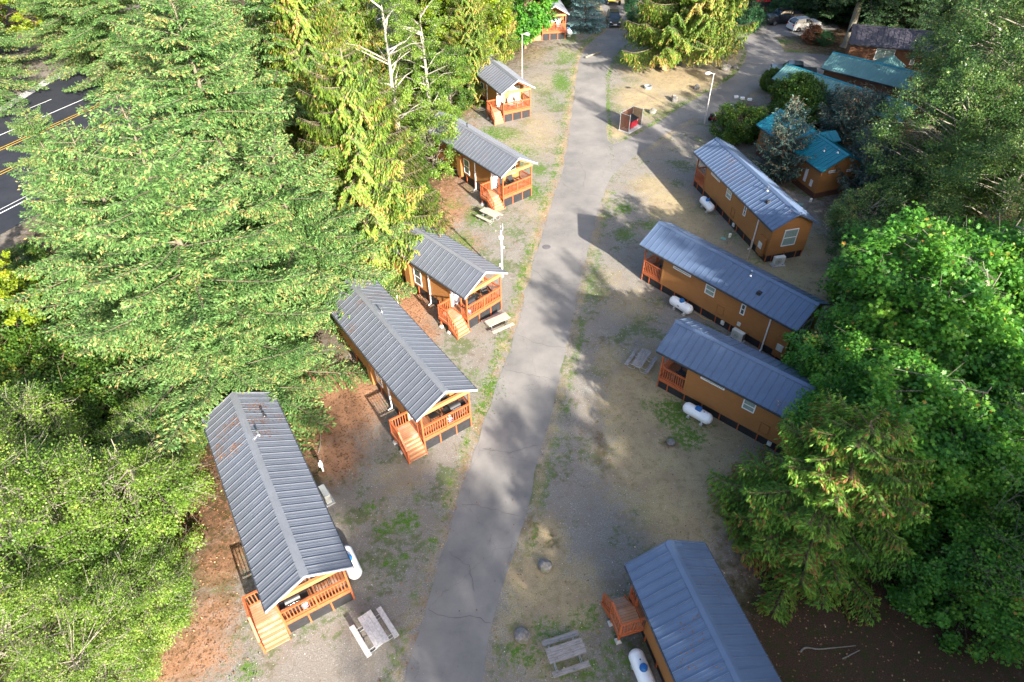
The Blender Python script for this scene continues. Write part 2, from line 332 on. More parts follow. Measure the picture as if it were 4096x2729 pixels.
def edge_band(pts,off,rx,ry,s,ch):
    global cc
    P_=[at(*p) for p in pts if -20<p[1]<1600]
    for a,b in zip(P_[:-1],P_[1:]):
        n_=max(1,int((b-a).length/.8)); d=(b-a).normalized(); nn=Vector((-d.y,d.x,0))
        for i in range(n_):
            q=a.lerp(b,i/n_)+nn*off; s_=s*random.uniform(.5,1.2); mx=(abs(xs-q.x)<rx*1.5).nonzero()[0]; my=(abs(ys-q.y)<ry*1.5).nonzero()[0]
            if len(mx) and len(my):
                sx=slice(mx[0],mx[-1]+1); sy=slice(my[0],my[-1]+1)
                w_=s_*np.clip(1.35-np.sqrt(((X[sy,sx]-q.x)/rx)**2+((Y[sy,sx]-q.y)/ry)**2),0,1)
                cc[sy,sx,ch]=np.maximum(cc[sy,sx,ch],w_)
mainL=[(900,1640),(930,1568),(972,1420),(1008,1300),(1035,1220),(1062,1120),(1090,1040),(1120,950),(1150,860),(1185,760),(1215,650),(1245,540),(1270,460),(1295,380),(1308,310),(1318,230),(1330,150),(1343,115),(1368,88),(1395,70),(1402,45),(1385,20),(1385,0),(1392,-30)]
mainR=[(1085,1640),(1105,1568),(1130,1440),(1160,1340),(1190,1240),(1215,1160),(1235,1060),(1262,960),(1282,880),(1310,760),(1330,660),(1355,560),(1375,480),(1392,430),(1402,385),(1399,340),(1395,290),(1392,240),(1392,180),(1402,145),(1424,112),(1442,92),(1444,60),(1436,20),(1432,0),(1432,-30)]
inner=[(1393,320),(1410,332),(1430,325),(1500,290),(1560,250),(1620,215),(1680,180),(1706,150),(1716,125),(1710,102),(1690,88),(1640,76),(1560,72),(1500,80),(1460,92),(1425,112)]
outer=[(1378,470),(1400,415),(1425,385),(1470,352),(1530,306),(1590,272),(1650,248),(1712,222),(1760,192),(1790,162),(1800,135),(1796,105),(1770,80),(1740,62),(1690,52),(1640,45),(1540,42),(1430,50)]
edge_band(mainL,.3,.45,.8,.40,0); edge_band(mainL,.5,.7,.9,.6,1); edge_band(mainL,.7,.6,.8,.55,2); edge_band(mainR[:14],-.4,.5,.8,.55,1); edge_band(mainR[:14],-.8,.6,.8,.45,2); edge_band(mainR[14:],-.3,.35,.8,.7,2); edge_band(inner,.3,.4,.6,.7,2); edge_band(inner,.2,.3,.6,.6,1); edge_band(outer[3:12],-.5,.5,.7,.6,1)
ZG=(xs,ys,cc)
A.data.foreach_set('color',cc.ravel())
n=N('ground_surface')
P=n.pos(); at_=n.attr('zone'); sp=n.n('ShaderNodeSeparateColor'); n.l(at_.outputs['Color'],sp.inputs[0])
n1=n.noise(.55,6,.7,vec=P); n2=n.noise(2.2,6,.7,vec=P,dist=.5); n3=n.noise(16,4,.75,vec=P); n4=n.noise(45,3,.8,vec=P)
vo=n.n('ShaderNodeTexVoronoi'); vo.inputs['Scale'].default_value=11; n.l(P,vo.inputs['Vector'])
vo2=n.n('ShaderNodeTexVoronoi'); vo2.inputs['Scale'].default_value=22; n.l(P,vo2.inputs['Vector'])
def edge(z,lo,hi,k=1.3):
    a=n.math('ADD',z,n.math('MULTIPLY',n.math('SUBTRACT',n2,.5),k)); a=n.math('ADD',a,n.math('MULTIPLY',n.math('SUBTRACT',n3,.5),.45)); return n.ramp(a,[(lo-.12,0.),(hi+.12,1.)])
grav=n.ramp(n3,[(.25,(.11,.10,.087)),(.5,(.225,.208,.184)),(.78,(.40,.37,.33))])
grav=n.mix(n.ramp(n1,[(.42,0.),(.6,.55)]),grav,(.21,.175,.145))
grav=n.mix(n.ramp(vo2.outputs['Color'],[(.84,0.),(.9,.4)]),grav,(.45,.43,.41))
grav=n.mix(n.ramp(n4,[(.3,.5),(.45,0.)]),grav,(.07,.065,.06))
mossn=n.math('ADD',n.math('MULTIPLY',n.noise(.35,3,.5,vec=P),.9),n.math('MULTIPLY',n.noise(2.8,8,.8,vec=P),.8))
grav=n.mix(n.ramp(mossn,[(.88,0.),(.97,.75)]),grav,(.085,.12,.035))
grav=n.mix(n.ramp(n.noise(.9,6,.7,vec=P,dist=1.),[(.55,0.),(.68,.5)]),grav,(.12,.09,.06))
need=n.ramp(n3,[(.25,(.17,.08,.045)),(.5,(.36,.19,.11)),(.78,(.54,.34,.22))])
need=n.mix(n.ramp(n1,[(.45,0.),(.62,.5)]),need,(.22,.125,.075))
need=n.mix(n.ramp(vo.outputs['Color'],[(.70,0.),(.78,.65)]),need,(.06,.03,.02))
tanc=n.ramp(n3,[(.25,(.17,.135,.08)),(.5,(.36,.29,.17)),(.78,(.54,.455,.29))])
tanc=n.mix(n.ramp(n1,[(.4,0.),(.6,.7)]),tanc,(.26,.195,.135))
tanc=n.mix(n.ramp(n2,[(.52,0.),(.66,.5)]),tanc,(.16,.17,.05))
grc=n.ramp(n3,[(.25,(.035,.085,.012)),(.5,(.085,.165,.028)),(.78,(.2,.28,.06))])
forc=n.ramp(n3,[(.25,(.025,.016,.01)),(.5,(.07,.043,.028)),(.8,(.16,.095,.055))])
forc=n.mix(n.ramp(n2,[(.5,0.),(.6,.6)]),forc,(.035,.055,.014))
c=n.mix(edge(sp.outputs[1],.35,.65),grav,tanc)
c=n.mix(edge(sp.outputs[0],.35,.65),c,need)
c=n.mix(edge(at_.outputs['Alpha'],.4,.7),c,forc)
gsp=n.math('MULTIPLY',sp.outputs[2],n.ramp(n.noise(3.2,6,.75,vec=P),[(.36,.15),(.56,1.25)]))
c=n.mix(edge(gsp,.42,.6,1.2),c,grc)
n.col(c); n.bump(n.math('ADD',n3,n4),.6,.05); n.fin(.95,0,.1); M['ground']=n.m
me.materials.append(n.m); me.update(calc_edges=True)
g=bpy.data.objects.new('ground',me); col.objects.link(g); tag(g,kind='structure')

# asphalt
def mat_asphalt(name,c,tone):
    n=N(name); P=n.pos(); a=n.noise(.25,5,.65,vec=P); b=n.noise(30,3,.8,vec=P); d=n.noise(1.6,6,.7,vec=P)
    k=n.mix(n.ramp(a,[(.35,0.),(.65,1.)]),sc(c,.86),tone)
    k=n.mix(n.math('MULTIPLY',n.math('SUBTRACT',b,.35),.55,clamp=True),k,sc(c,.45)); k=n.mix(n.ramp(d,[(.58,0.),(.72,.3)]),k,sc(c,.6))
    # thin cracks
    vo=n.n('ShaderNodeTexVoronoi'); vo.feature='DISTANCE_TO_EDGE'; vo.inputs['Scale'].default_value=.16
    mx=n.n('ShaderNodeMixRGB'); mx.inputs[0].default_value=.25; nz=n.n('ShaderNodeTexNoise'); nz.inputs['Scale'].default_value=1.3; nz.inputs['Detail'].default_value=6; n.l(P,nz.inputs['Vector'])
    ad=n.n('ShaderNodeVectorMath'); ad.operation='ADD'; n.l(P,ad.inputs[0]); n.l(nz.outputs['Color'],ad.inputs[1]); n.l(ad.outputs[0],vo.inputs['Vector'])
    k=n.mix(n.ramp(vo.outputs['Distance'],[(.0,.28),(.0035,0.)]),k,sc(c,.3))
    n.col(k); n.bump(b,.35,.01); return n.fin(.9,0,.2)
M['asphalt']=mat_asphalt('worn_grey_asphalt',(.185,.178,.172),(.245,.228,.212))
M['asphalt_new']=mat_asphalt('dark_highway_asphalt',(.022,.026,.036),(.032,.035,.044))
def resample(pts,step=.6):
    P=[at(*p) for p in pts]; out=[]
    # catmull-rom
    Q=[P[0]]+P+[P[-1]]
    for i in range(1,len(Q)-2):
        nseg=max(1,int((Q[i+1]-Q[i]).length/step))
        for k in range(nseg):
            t=k/nseg; a,b,c,d=Q[i-1],Q[i],Q[i+1],Q[i+2]
            out.append(.5*((2*b)+(c-a)*t+(2*a-5*b+4*c-d)*t*t+(3*b-a-3*c+d)*t**3))
    out.append(P[-1]); return out
def strip(name,L,Rr,z,mat,th=.0,jit=.05):
    a=resample(L); b=resample(Rr); n=300
    def eq(p):
        d=[0]
        for i in range(1,len(p)): d.append(d[-1]+(p[i]-p[i-1]).length)
        d=np.array(d); t=np.linspace(0,d[-1],n); P=np.array([tuple(q) for q in p]); return np.stack([np.interp(t,d,P[:,k]) for k in range(3)],-1)
    A=eq(a);B=eq(b); rng=np.random.default_rng(len(name))
    def jt(n): 
        x=rng.normal(0,1,n); x=np.convolve(x,np.hanning(7)/2,'same'); return x*jit*1.5
    D=(B-A); D/=np.linalg.norm(D,axis=1)[:,None]+1e-6
    A=A+D*jt(n)[:,None]; B=B+D*jt(n)[:,None]
    mb=MB()
    for i in range(n-1):
        m_=4
        for k in range(m_):
            p=[A[j]+(B[j]-A[j])*(kk/m_) for j,kk in ((i,k),(i,k+1),(i+1,k+1),(i+1,k))]
            mb.quad(*[(q[0],q[1],z) for q in p])
    o=mb.build(name,mat); tag(o,kind='structure'); return o
strip('road',mainL,mainR,.008,M['asphalt'])
road_o=bpy.data.objects['road']
def crack(pts,wd=.022):
    P=[at(*p) for p in pts]; rg=random.Random(int(pts[0][0])); L=[]
    for a,b in zip(P[:-1],P[1:]):
        k=max(2,int((b-a).length/.25)); nn=Vector((-(b-a).y,(b-a).x,0)).normalized()
        for i in range(k): L.append(a.lerp(b,i/k)+nn*rg.uniform(-.09,.09))
    L.append(P[-1]); mb=MB()
    for a,b in zip(L[:-1],L[1:]):
        nn=Vector((-(b-a).y,(b-a).x,0)).normalized()*wd*rg.uniform(.3,.7); mb.quad((a.x-nn.x,a.y-nn.y,.021),(b.x-nn.x,b.y-nn.y,.021),(b.x+nn.x,b.y+nn.y,.021),(a.x+nn.x,a.y+nn.y,.021))
    mb.build('crack',M['tar'],road_o)
M['tar']=simple('dark_crack',(.10,.094,.09),.9)
for c_ in ([(1062,1158),(1110,1165),(1165,1178),(1193,1186)],[(1158,848),(1215,862),(1275,873)],[(1110,1032),(1170,1040),(1236,1024)],[(1190,770),(1230,790),(1300,800)],[(1225,620),(1262,650),(1330,655)],[(1290,420),(1320,440),(1380,452)],[(1030,1270),(1075,1300),(1090,1360)],[(1330,370),(1345,400),(1340,430)],[(985,1400),(1030,1420),(1080,1415),(1128,1432)]): crack(c_)
strip('loop_road',inner,outer,.012,M['asphalt'])
strip('driveway',[(1780,85),(1800,118),(1850,122),(1920,130),(1985,142),(2010,150)],[(1740,200),(1775,185),(1800,172),(1860,165),(1920,168),(2010,185)],.016,M['asphalt'])
strip('parking_apron',[(1690,62),(1740,50),(1790,42),(1900,30)],[(1740,90),(1790,84),(1840,82),(1930,66)],.016,M['asphalt'])
strip('side_road',[(1590,268),(1640,250),(1700,225)],[(1660,295),(1690,275),(1712,240)],.016,M['asphalt'])
# highway beyond the firs
hA=at(0,396); hB=at(183,310); hd=(hB-hA).normalized(); hn=Vector((-hd.y,hd.x,0))
def hwy(name,off0,off1,z,mat,s0=-60,s1=140,dash=None,parent=None):
    mb=MB(); s=s0
    while s<s1:
        e=min(s+(dash[0] if dash else 4.0),s1)
        pts=[hA+hd*s+hn*off1,hA+hd*e+hn*off1,hA+hd*e+hn*off0,hA+hd*s+hn*off0]
        mb.quad(*[(p.x,p.y,z) for p in pts][::-1]); s=e+(dash[1] if dash else 0)
    o=mb.build(name,mat,parent); return o
def offn(px,py): return (at(px,py)-hA).dot(hn)
hw=hwy('highway',offn(0,540),offn(0,235),.008,M['asphalt_new']); tag(hw,kind='structure')
for nm,px,py,wd_,mt,ds in (('lane_line',0,491,.14,'white',None),('lane_line',0,311,.14,'white',None),('lane_line',146,364,.12,'white',(3,9)),('lane_line',35,263,.12,'white',(3,9)),('centre_line',0,396,.12,'yellow',None),('centre_line',0,402,.12,'yellow',None),('centre_line',0,341,.12,'yellow',None),('centre_line',0,346,.12,'yellow',None),('lane_line',0,482,.08,'white',None)):
    o_=offn(px,py); q_=hwy(nm,o_-wd_/2,o_+wd_/2,.014,M[mt],dash=ds,parent=hw)
strip('sidewalk',[(0,262),(100,200),(180,158)],[(0,246),(100,186),(180,146)],.02,M['concrete'])

# ------------------------------------------------------------------ cabins
HW,HE,HR,WD,DD,WX,WB=2.094,3.416,4.603,1.717,.326,2.2,.342
SL=(HR-HE)/HW
def window(par,wall,axis,u0,u1,z0,z1,sgn,mid=True,vert=False,glass='glass'):
    """frame + pane on wall plane; axis 'y': plane y=wall, u along x; axis 'x': plane x=wall, u along y. sgn: outward"""
    t=.07; mb=MB(); pn=MB(); d0=wall-.03*sgn; d1=wall+.05*sgn; dg=wall+.022*sgn
    def bx(m_,a0,a1,b0,b1,e0,e1):
        e0,e1=min(e0,e1),max(e0,e1)
        if axis=='y': m_.box(a0,a1,e0,e1,b0,b1)
        else: m_.box(e0,e1,a0,a1,b0,b1)
    bx(mb,u0,u1,z0,z0+t,d0,d1); bx(mb,u0,u1,z1-t,z1,d0,d1); bx(mb,u0,u0+t,z0+t,z1-t,d0,d1); bx(mb,u1-t,u1,z0+t,z1-t,d0,d1)
    if mid:
        if vert: um=(u0+u1)/2; bx(mb,um-.03,um+.03,z0+t,z1-t,d0,wall+.04*sgn)
        else: zm=(z0+z1)/2; bx(mb,u0+t,u1-t,zm-.03,zm+.03,d0,wall+.04*sgn)
    bx(pn,u0+t*.5,u1-t*.5,z0+t*.5,z1-t*.5,wall-.025*sgn,dg)
    f=mb.build('window',M['white'],par); pn.build('pane',M[glass],f); return f
def gable_roof(par,L,hw,he,hr,mat,cap,rake,x0=0.,seam=.46,minor=2,name='roof',gutter=True,rh=.045):
    sl=(hr-he)/hw; th=.10; mb=MB(); ang=math.atan2(hr-he,hw)
    for s in (1,-1):
        mb.hexa([(x0,0,hr-th),(x0+L,0,hr-th),(x0+L,s*hw,he-th),(x0,s*hw,he-th),(x0,0,hr),(x0+L,0,hr),(x0+L,s*hw,he),(x0,s*hw,he)] if s>0 else
                [(x0,s*hw,he-th),(x0+L,s*hw,he-th),(x0+L,0,hr-th),(x0,0,hr-th),(x0,s*hw,he),(x0+L,s*hw,he),(x0+L,0,hr),(x0,0,hr)])
        k=int(L/seam); sp_=L/k
        for i in range(k+1):
            x=x0+i*sp_
            x=min(max(x,x0+.03),x0+L-.03)
            nrm=Vector((0,s*math.sin(ang),math.cos(ang)))
            a=Vector((x,s*.1,hr-.1*sl)); b=Vector((x,s*(hw-.005),he))
            mb.beam(a+nrm*rh*.45,b+nrm*rh*.45,.028,rh,up=nrm)
            if i<k:
                for j in range(1,minor+1):
                    xx=x0+(i+j/(minor+1))*sp_; a2=Vector((xx,s*.12,hr-.12*sl)); b2=Vector((xx,s*(hw-.01),he))
                    mb.beam(a2+nrm*.004,b2+nrm*.004,.035,.018,up=nrm)
    rf=mb.build(name,mat,par)
    c=MB(); 
    for s in (1,-1): 
        w_=.2; nz=.045
        p=[(x0-.01,0,hr+nz),(x0+L+.01,0,hr+nz),(x0+L+.01,s*w_,hr-w_*sl+nz),(x0-.01,s*w_,hr-w_*sl+nz)]
        q=[(a,b,z-.02) for a,b,z in p]; c.hexa(q+p if s>0 else (q[::-1]+p[::-1]))
    c.build('ridge_cap',cap,rf)
    for xx in (x0-.018,x0+L+.018):
        r=MB()
        for s in (1,-1):
            q=[(xx-.015,s*0.,hr-.105),(xx+.015,0,hr-.105),(xx+.015,s*(hw+.02),he-.115),(xx-.015,s*(hw+.02),he-.115),(xx-.015,0,hr+.045),(xx+.015,0,hr+.045),(xx+.015,s*(hw+.02),he+.035),(xx-.015,s*(hw+.02),he+.035)]
            r.hexa(q if s>0 else q[:4][::-1]+q[4:][::-1])
        r.build('rake_trim',rake,rf)
    if gutter:
        for s in (1,-1):
            g_=MB(); g_.box(x0+.02,x0+L-.02,min(s*(hw-.01),s*(hw+.06)),max(s*(hw-.01),s*(hw+.06)),he-.14,he-.03)
            g_.build('gutter',M['gutter'],rf)
    return rf
def lap_walls(par,x0,x1,wy,zb,ze,hr,sl,mat,lap=.18,gx=(True,True),name='wall'):
    mb=MB(); z=zb; pr=.026
    ztop=ze
    while z<hr-.08:
        z1=min(z+lap,hr-.08); 
        if z<ze:
            zz=min(z1,ze)
            for s in (1,-1):
                p=[(x0,s*(wy+pr),z),(x1,s*(wy+pr),z),(x1,s*wy,zz),(x0,s*wy,zz)]; mb.quad(*(p if s<0 else p[::-1]))
                q=[(x0,s*(wy+pr),z),(x1,s*(wy+pr),z),(x1,s*(wy-.01),z),(x0,s*(wy-.01),z)]; mb.quad(*(q[::-1] if s<0 else q))
        wa=wy if z<ze else max((hr-.08-z)/sl,0); wb=wy if z1<=ze else max((hr-.08-z1)/sl,0)
        wa=min(wa,wy); wb=min(wb,wy)
        for xe,s in ((x0,-1),(x1,1)):
            p=[(xe+s*pr,-wa,z),(xe+s*pr,wa,z),(xe,wb,z1),(xe,-wb,z1)]; mb.quad(*(p if s>0 else p[::-1]))
        z=z1
    o=mb.build(name,mat,par); return o
def rail(mb,a,b,zb,zt,sp=.165,slope=None):
    """balustrade from a to b (xy); slope=(z0a,z0b) floor heights"""
    a=Vector((*a,0));b=Vector((*b,0)); L=(b-a).length; fa,fb=slope if slope else (zb,zb); h=zt-zb
    mb.beam((a.x,a.y,fa+h),(b.x,b.y,fb+h),.11,.04); mb.beam((a.x,a.y,fa+h-.07),(b.x,b.y,fb+h-.07),.04,.07); mb.beam((a.x,a.y,fa+.1),(b.x,b.y,fb+.1),.045,.07)
    k=max(1,round(L/sp))
    for i in range(1,k):
        t=i/k; p=a.lerp(b,t); f=fa+(fb-fa)*t; mb.box(p.x-.021,p.x+.021,p.y-.021,p.y+.021,f+.07,f+h-.05)
def cabin(origin,yaw,L,dz,wb,label,roofm='roof',stair=1,lwin=(),rwin=(),feat=(),backwin=None,end_skip=False,deck_side=None):
    o=empty('cabin',(origin[0],origin[1],0),R(yaw),label,'cabin','grey-roofed cedar cabins')
    xb=L-WB
    # walls and trim
    lap_walls(o,WX,xb,WD,wb,HR-.12-SL*WD,HR-.02,SL,M['siding'])
    for x in (WX+.045,xb-.045):
        for y in (WD-.02,-WD+.02): t=MB(); t.box(x-.07,x+.07,y-.055,y+.055,wb-.03,HR-.16-SL*WD); t.build('corner_trim',M['siding'],o)
    # floor platform
    f=MB(); f.box(DD+.02,WX-.03,-WD+.03,WD-.03,dz-.05,dz); f.build('porch_floor',M['decky'],o)
    f=MB(); fh=.26
    f.box(DD,DD+.045,-WD,WD,dz-fh,dz+.01); 
    for s in (1,-1): f.box(DD+.045,WX-.03,min(s*(WD-.045),s*WD),max(s*(WD-.045),s*WD),dz-fh,dz+.01)
    f.build('rim_board',M['stain'],o)
    # skirting
    sk=MB(); zt=dz-fh; sk.box(DD+.03,WX,-WD+.05,WD-.05,.0,zt+.1); sk.box(WX,xb-.05,-WD+.06,WD-.06,0,wb+.05); sk.build('skirting',M['skirt'],o)
    def post_(*a): q_=MB(); q_.box(*a); q_.build('skirting_post',M['stain'],o)
    for y in (-WD+.04,-.58,.58,WD-.04): post_(DD-.015,DD+.055,y-.04,y+.04,0,dz-fh+.01)
    for s in (1,-1):
        x=DD+.75; 
        while x<xb:
            top=(dz-fh if x<WX else wb)
            post_(x-.035,x+.035,min(s*(WD-.055),s*(WD+.0)),max(s*(WD-.055),s*(WD+.0)),0,top); x+=1.28
    for y in (-1.1,0,1.1,WD-.05,-WD+.05): post_(xb-.06,xb-.01,y-.04,y+.04,0,wb)
    # porch posts, beams
    for y in (-WD+.05,WD-.05):
        p=MB(); p.box(DD,DD+.10,y-.05,y+.05,dz+.01,HR-.16-SL*WD-.1); p.build('porch_post',M['stain'],o)
    if stair:
        y=stair*(WD-.05); p=MB(); p.box(.96,1.06,y-.05,y+.05,dz+.01,HR-.16-SL*WD-.1); p.build('porch_post',M['stain'],o)
    b=MB(); zb=HR-.16-SL*WD-.1
    b.box(DD-.03,DD+.12,-WD-.02,WD+.02,zb-.22,zb+.04)
    for s in (1,-1): b.box(DD+.12,WX,min(s*(WD-.1),s*WD),max(s*(WD-.1),s*WD),zb-.16,zb+.04)
    for s in (1,-1): b.beam((DD+.04,0,HR-.22),(DD+.04,s*WD,HR-.22-SL*WD),.1,.16)
    b.build('porch_beam',M['beam'],o)
    # rails
    rt=dz+1.0
    r=MB(); xf=DD+.05; rail(r,(xf,-WD+.1),(xf,WD-.1),dz,rt); r.box(xf-.045,xf+.045,-.045,.045,dz+.01,rt+.04)
    for s in (1,-1):
        y=s*(WD-.05)
        if s==stair: rail(r,(xf+.05,y),(.96,y),dz,rt)
        else: rail(r,(xf+.05,y),(WX-.03,y),dz,rt)
    r.build('porch_railing',M['stain'],o)
    # landing and stairs
    if stair:
        s=stair; X0,X1=.97,2.1; Y0,Y1=WD+.02,3.02; lz=dz-.06
        def bxs(mb,x0,x1,y0,y1,z0,z1): mb.box(x0,x1,min(s*y0,s*y1),max(s*y0,s*y1),z0,z1)
        la=MB(); bxs(la,X0,X1,Y0,Y1,lz-.045,lz); st=la.build('landing',M['deckx'],o)
        fr_=MB(); bxs(fr_,X0-.02,X1+.02,Y1-.02,Y1+.025,lz-.26,lz-.02); bxs(fr_,X1-.02,X1+.025,Y0,Y1-.02,lz-.26,lz-.02); 
        for (x,y) in ((X1-.1,Y1-.1),(X0+.12,Y1-.1)): bxs(fr_,x-.05,x+.05,y-.05,y+.05,.18,lz-.05)
        fr_.build('landing_frame',M['stain'],st)
        for (x,y) in ((X1-.1,Y1-.1),(X0+.12,Y1-.1)):
            pb=MB(); bb=[(x-.15,y-.15),(x+.15,y-.15),(x+.15,y+.15),(x-.15,y+.15)]; tt=[(x-.08,y-.08),(x+.08,y-.08),(x+.08,y+.08),(x-.08,y+.08)]
            pts=[(a,s*c_,0) for a,c_ in bb]+[(a,s*c_,.2) for a,c_ in tt]
            if s<0: pts=pts[:4][::-1]+pts[4:][::-1]
            pb.hexa(pts); pb.build('pier_block',M['concrete'],st)
        nst=5; run=(X0-.04)/nst; sm=MB()
        for i in range(nst):
            z=lz*(1-(i+1)/(nst+.6)); x=X0-run*(i+1); bxs(sm,x-.02,x+run+.02,Y0+.03,Y1-.02,z-.045,z)
            bxs(sm,x+run-.03,x+run,Y0+.04,Y1-.03,z,z+lz/(nst+.6)-.046)
        sm.build('stair_treads',M['deckx'],o)
        for y in (Y0+.02,Y1-.0): sg=MB(); sg.hexa([(x,s*yy,z) for x,yy,z in ([(.0,y-.02,0),(X0,y-.02,lz-.55),(X0,y+.02,lz-.55),(.0,y+.02,0),(.0,y-.02,.22),(X0,y-.02,lz-.04),(X0,y+.02,lz-.04),(.0,y+.02,.22)])]); sg.build('stair_stringer',M['stain'],o)
        rr=MB(); yo=s*(Y1-.05); rail(rr,(X1-.02,yo),(X0+.05,yo),lz,rt-.04); rail(rr,(X0,yo),(.08,yo),lz,rt-.04,slope=(lz,.12)); rail(rr,(X1-.02,s*(Y0+.06)),(X1-.02,yo),lz,rt-.04)
        for (x,z0,z1) in ((X1-.02,lz-.2,rt),(X0+.02,lz-.2,rt),(.06,.0,1.08)): rr.box(x-.045,x+.045,yo-.045,yo+.045,z0,z1)
        rr.build('stair_railing',M['stain'],o)
    # porch back wall: door and window
    sd_=stair if stair else 1
    d=MB(); y0,y1=sd_*.78,sd_*1.60; y0,y1=min(y0,y1),max(y0,y1)
    d.box(WX-.05,WX+.02,y0,y1,dz+.02,dz+2.05); dd_=d.build('door',M['door'],o)
    h=MB(); yy=sd_*.87; h.sphere((WX-.08,yy,dz+1.0),.03,.03,.03,8,6); h.build('handle',M['chrome'],dd_)
    fr2=MB(); fr2.box(WX-.055,WX+.01,y0-.08,y0,dz+.02,dz+2.13); fr2.box(WX-.055,WX+.01,y1,y1+.08,dz+.02,dz+2.13); fr2.box(WX-.055,WX+.01,y0,y1,dz+2.05,dz+2.13); fr2.build('door_frame',M['white'],dd_)
    a0,a1=sorted((-sd_*1.25,sd_*.1)); window(o,WX-.01,'x',a0,a1,dz+.75,dz+1.95,-1,True,True,'glass2')
    lm=MB(); lm.sphere((WX-.1,sd_*.42,dz+1.85),.07,.07,.1,8,6); lm.build('porch_light',M['white'],o)
    # roof
    rf=gable_roof(o,L,HW,HE,HR,M[roofm],M['roof_cap'] if roofm=='roof' else M[roofm],M['rake'] if roofm=='roof' else M[roofm])
    def rz(y): return HR-SL*abs(y)
    for ft in feat:
        k=ft[0]
        if k=='vent':
            x,y=ft[1:3]; v_=MB(); v_.tube([(x,y,rz(y)-.02),(x,y,rz(y)+.07)],[.13,.07],10); v_.cyl((x,y,rz(y)+.05),(x,y,rz(y)+.34),.045,8); v_.cyl((x,y,rz(y)+.3),(x,y,rz(y)+.4),.075,8); v_.build('vent_pipe',M['chrome'] if len(ft)<4 else M[ft[3]],rf,smooth=True)
        elif k=='boxvent':
            x,y=ft[1:3]; v_=MB(); s=1 if y>0 else -1; z=rz(y); v_.hexa([(x-.16,y-.16,rz(y-.16)),(x+.16,y-.16,rz(y-.16)),(x+.16,y+.16,rz(y+.16)),(x-.16,y+.16,rz(y+.16)),(x-.13,y-.13,z+.15),(x+.13,y-.13,z+.15),(x+.13,y+.13,z+.13),(x-.13,y+.13,z+.13)]); v_.build('roof_vent',M['black'],rf)
        elif k=='pipe':
            x,s=ft[1:3]; v_=MB(); v_.box(x-.045,x+.045,min(s*(WD+.02),s*(WD+.1)),max(s*(WD+.02),s*(WD+.1)),.12,HE-.2); v_.beam((x,s*(WD+.06),HE-.22),(x,s*(HW+.02),HE-.1),.08,.07); v_.beam((x,s*(WD+.06),.14),(x,s*(WD+.35),.05),.08,.06); v_.build('downpipe',M['white'],o)
        elif k=='closet':
            x0,x1,s,z0,z1=ft[1:6]; v_=MB(); v_.box(x0,x1,min(s*(WD-.02),s*(WD+.26)),max(s*(WD-.02),s*(WD+.26)),z0,z1); q_=v_.build('utility_closet',M['siding'],o)
            if len(ft)>6: p_=MB(); p_.box(x0+.18,x1-.2,min(s*(WD+.2),s*(WD+.31)),max(s*(WD+.2),s*(WD+.31)),z0+.6,z0+1.15); p_.build('meter_box',M['acpaint'],q_)
        elif k=='hatch':
            x0,x1,z0,z1,s=ft[1:6]; v_=MB(); y=s*(WD+.03)
            for b_ in ((x0,x1,z0,z0+.04),(x0,x1,z1-.04,z1),(x0,x0+.04,z0,z1),(x1-.04,x1,z0,z1)): v_.box(b_[0],b_[1],min(y-.025,y),max(y-.025,y),b_[2],b_[3])
            v_.build('access_hatch',M['siding'],o)
            for xx in (x0+.02,x1-.02): 
                e=MB(); e.sphere((xx,s*(WD+.04),z1-.2),.03,.03,.03,6,4); e.build('hatch_latch',M['black'],o)
        elif k=='elecbox':
            x,s,z0,z1=ft[1:5]; v_=MB(); v_.box(x-.13,x+.13,min(s*(WD),s*(WD+.1)),max(s*(WD),s*(WD+.1)),z0,z1); v_.build('junction_box',M['acpaint'],o)
    for (x0,x1,z0,z1) in lwin: window(o,WD+.012,'y',x0,x1,z0,z1,1,x1-x0<1.2)
    for (x0,x1,z0,z1) in rwin: window(o,-WD-.012,'y',x0,x1,z0,z1,-1,x1-x0<1.2,False,'glass2' if x1-x0>.5 else 'glass')
    if backwin: y0,y1,z0,z1=backwin; window(o,xb+.012,'x',y0,y1,z0,z1,1,True,False,'glass2')
    return o
LW=[(5.6,6.5,1.15,2.65)]
def LF(*e): return [('pipe',4.62,1),('closet',6.75,7.4,1,.55,2.9)]+list(e)
C={}
C['L1']=cabin((-9.61,14.81),120.3,13.3,1.12,.95,'nearest grey-roofed cabin at bottom left with rust stains at its far roof end',lwin=LW,feat=LF(('vent',9.6,-.45),('vent',11.2,-1.1,'black')))
C['L2']=cabin((-3.89,26.12),124.6,13.3,1.12,.95,'grey-roofed cabin with orange stair landing, second from the bottom left of the road',lwin=LW,feat=LF(('vent',8.9,-.35)))
C['L3']=cabin((-1.76,37.6),133.6,12.8,1.12,.95,'grey-roofed cabin beside the white pole, with a pale picnic table at its porch',lwin=LW,feat=LF(('vent',9.0,-.3)))
C['L4']=cabin((0.98,54.59),127.5,13.0,1.12,.95,'grey-roofed cabin half hidden by the white-trunked alder, black chairs on its porch',lwin=LW,feat=LF(('vent',8.6,-.3,'black')))
C['L5']=cabin((1.2,72.77),115.2,13.3,1.12,.95,'grey-roofed cabin with pale chairs on its porch next to the left street lamp',lwin=LW,feat=LF(('vent',7.5,-.35,'black')))
C['L6']=cabin((6.9,99.6),97,13,1.12,.95,'cabin at the top edge whose porch shows from under a green maple',lwin=LW,feat=LF())
RWN=[(3.12,4.76,2.72,2.93),(6.14,6.98,2.12,2.95),(9.2,9.56,2.03,2.96)]
RF=[('pipe',11.53,-1),('closet',12.4,13.25,-1,.45,2.1,1),('hatch',7.42,8.02,.95,1.75,-1)]
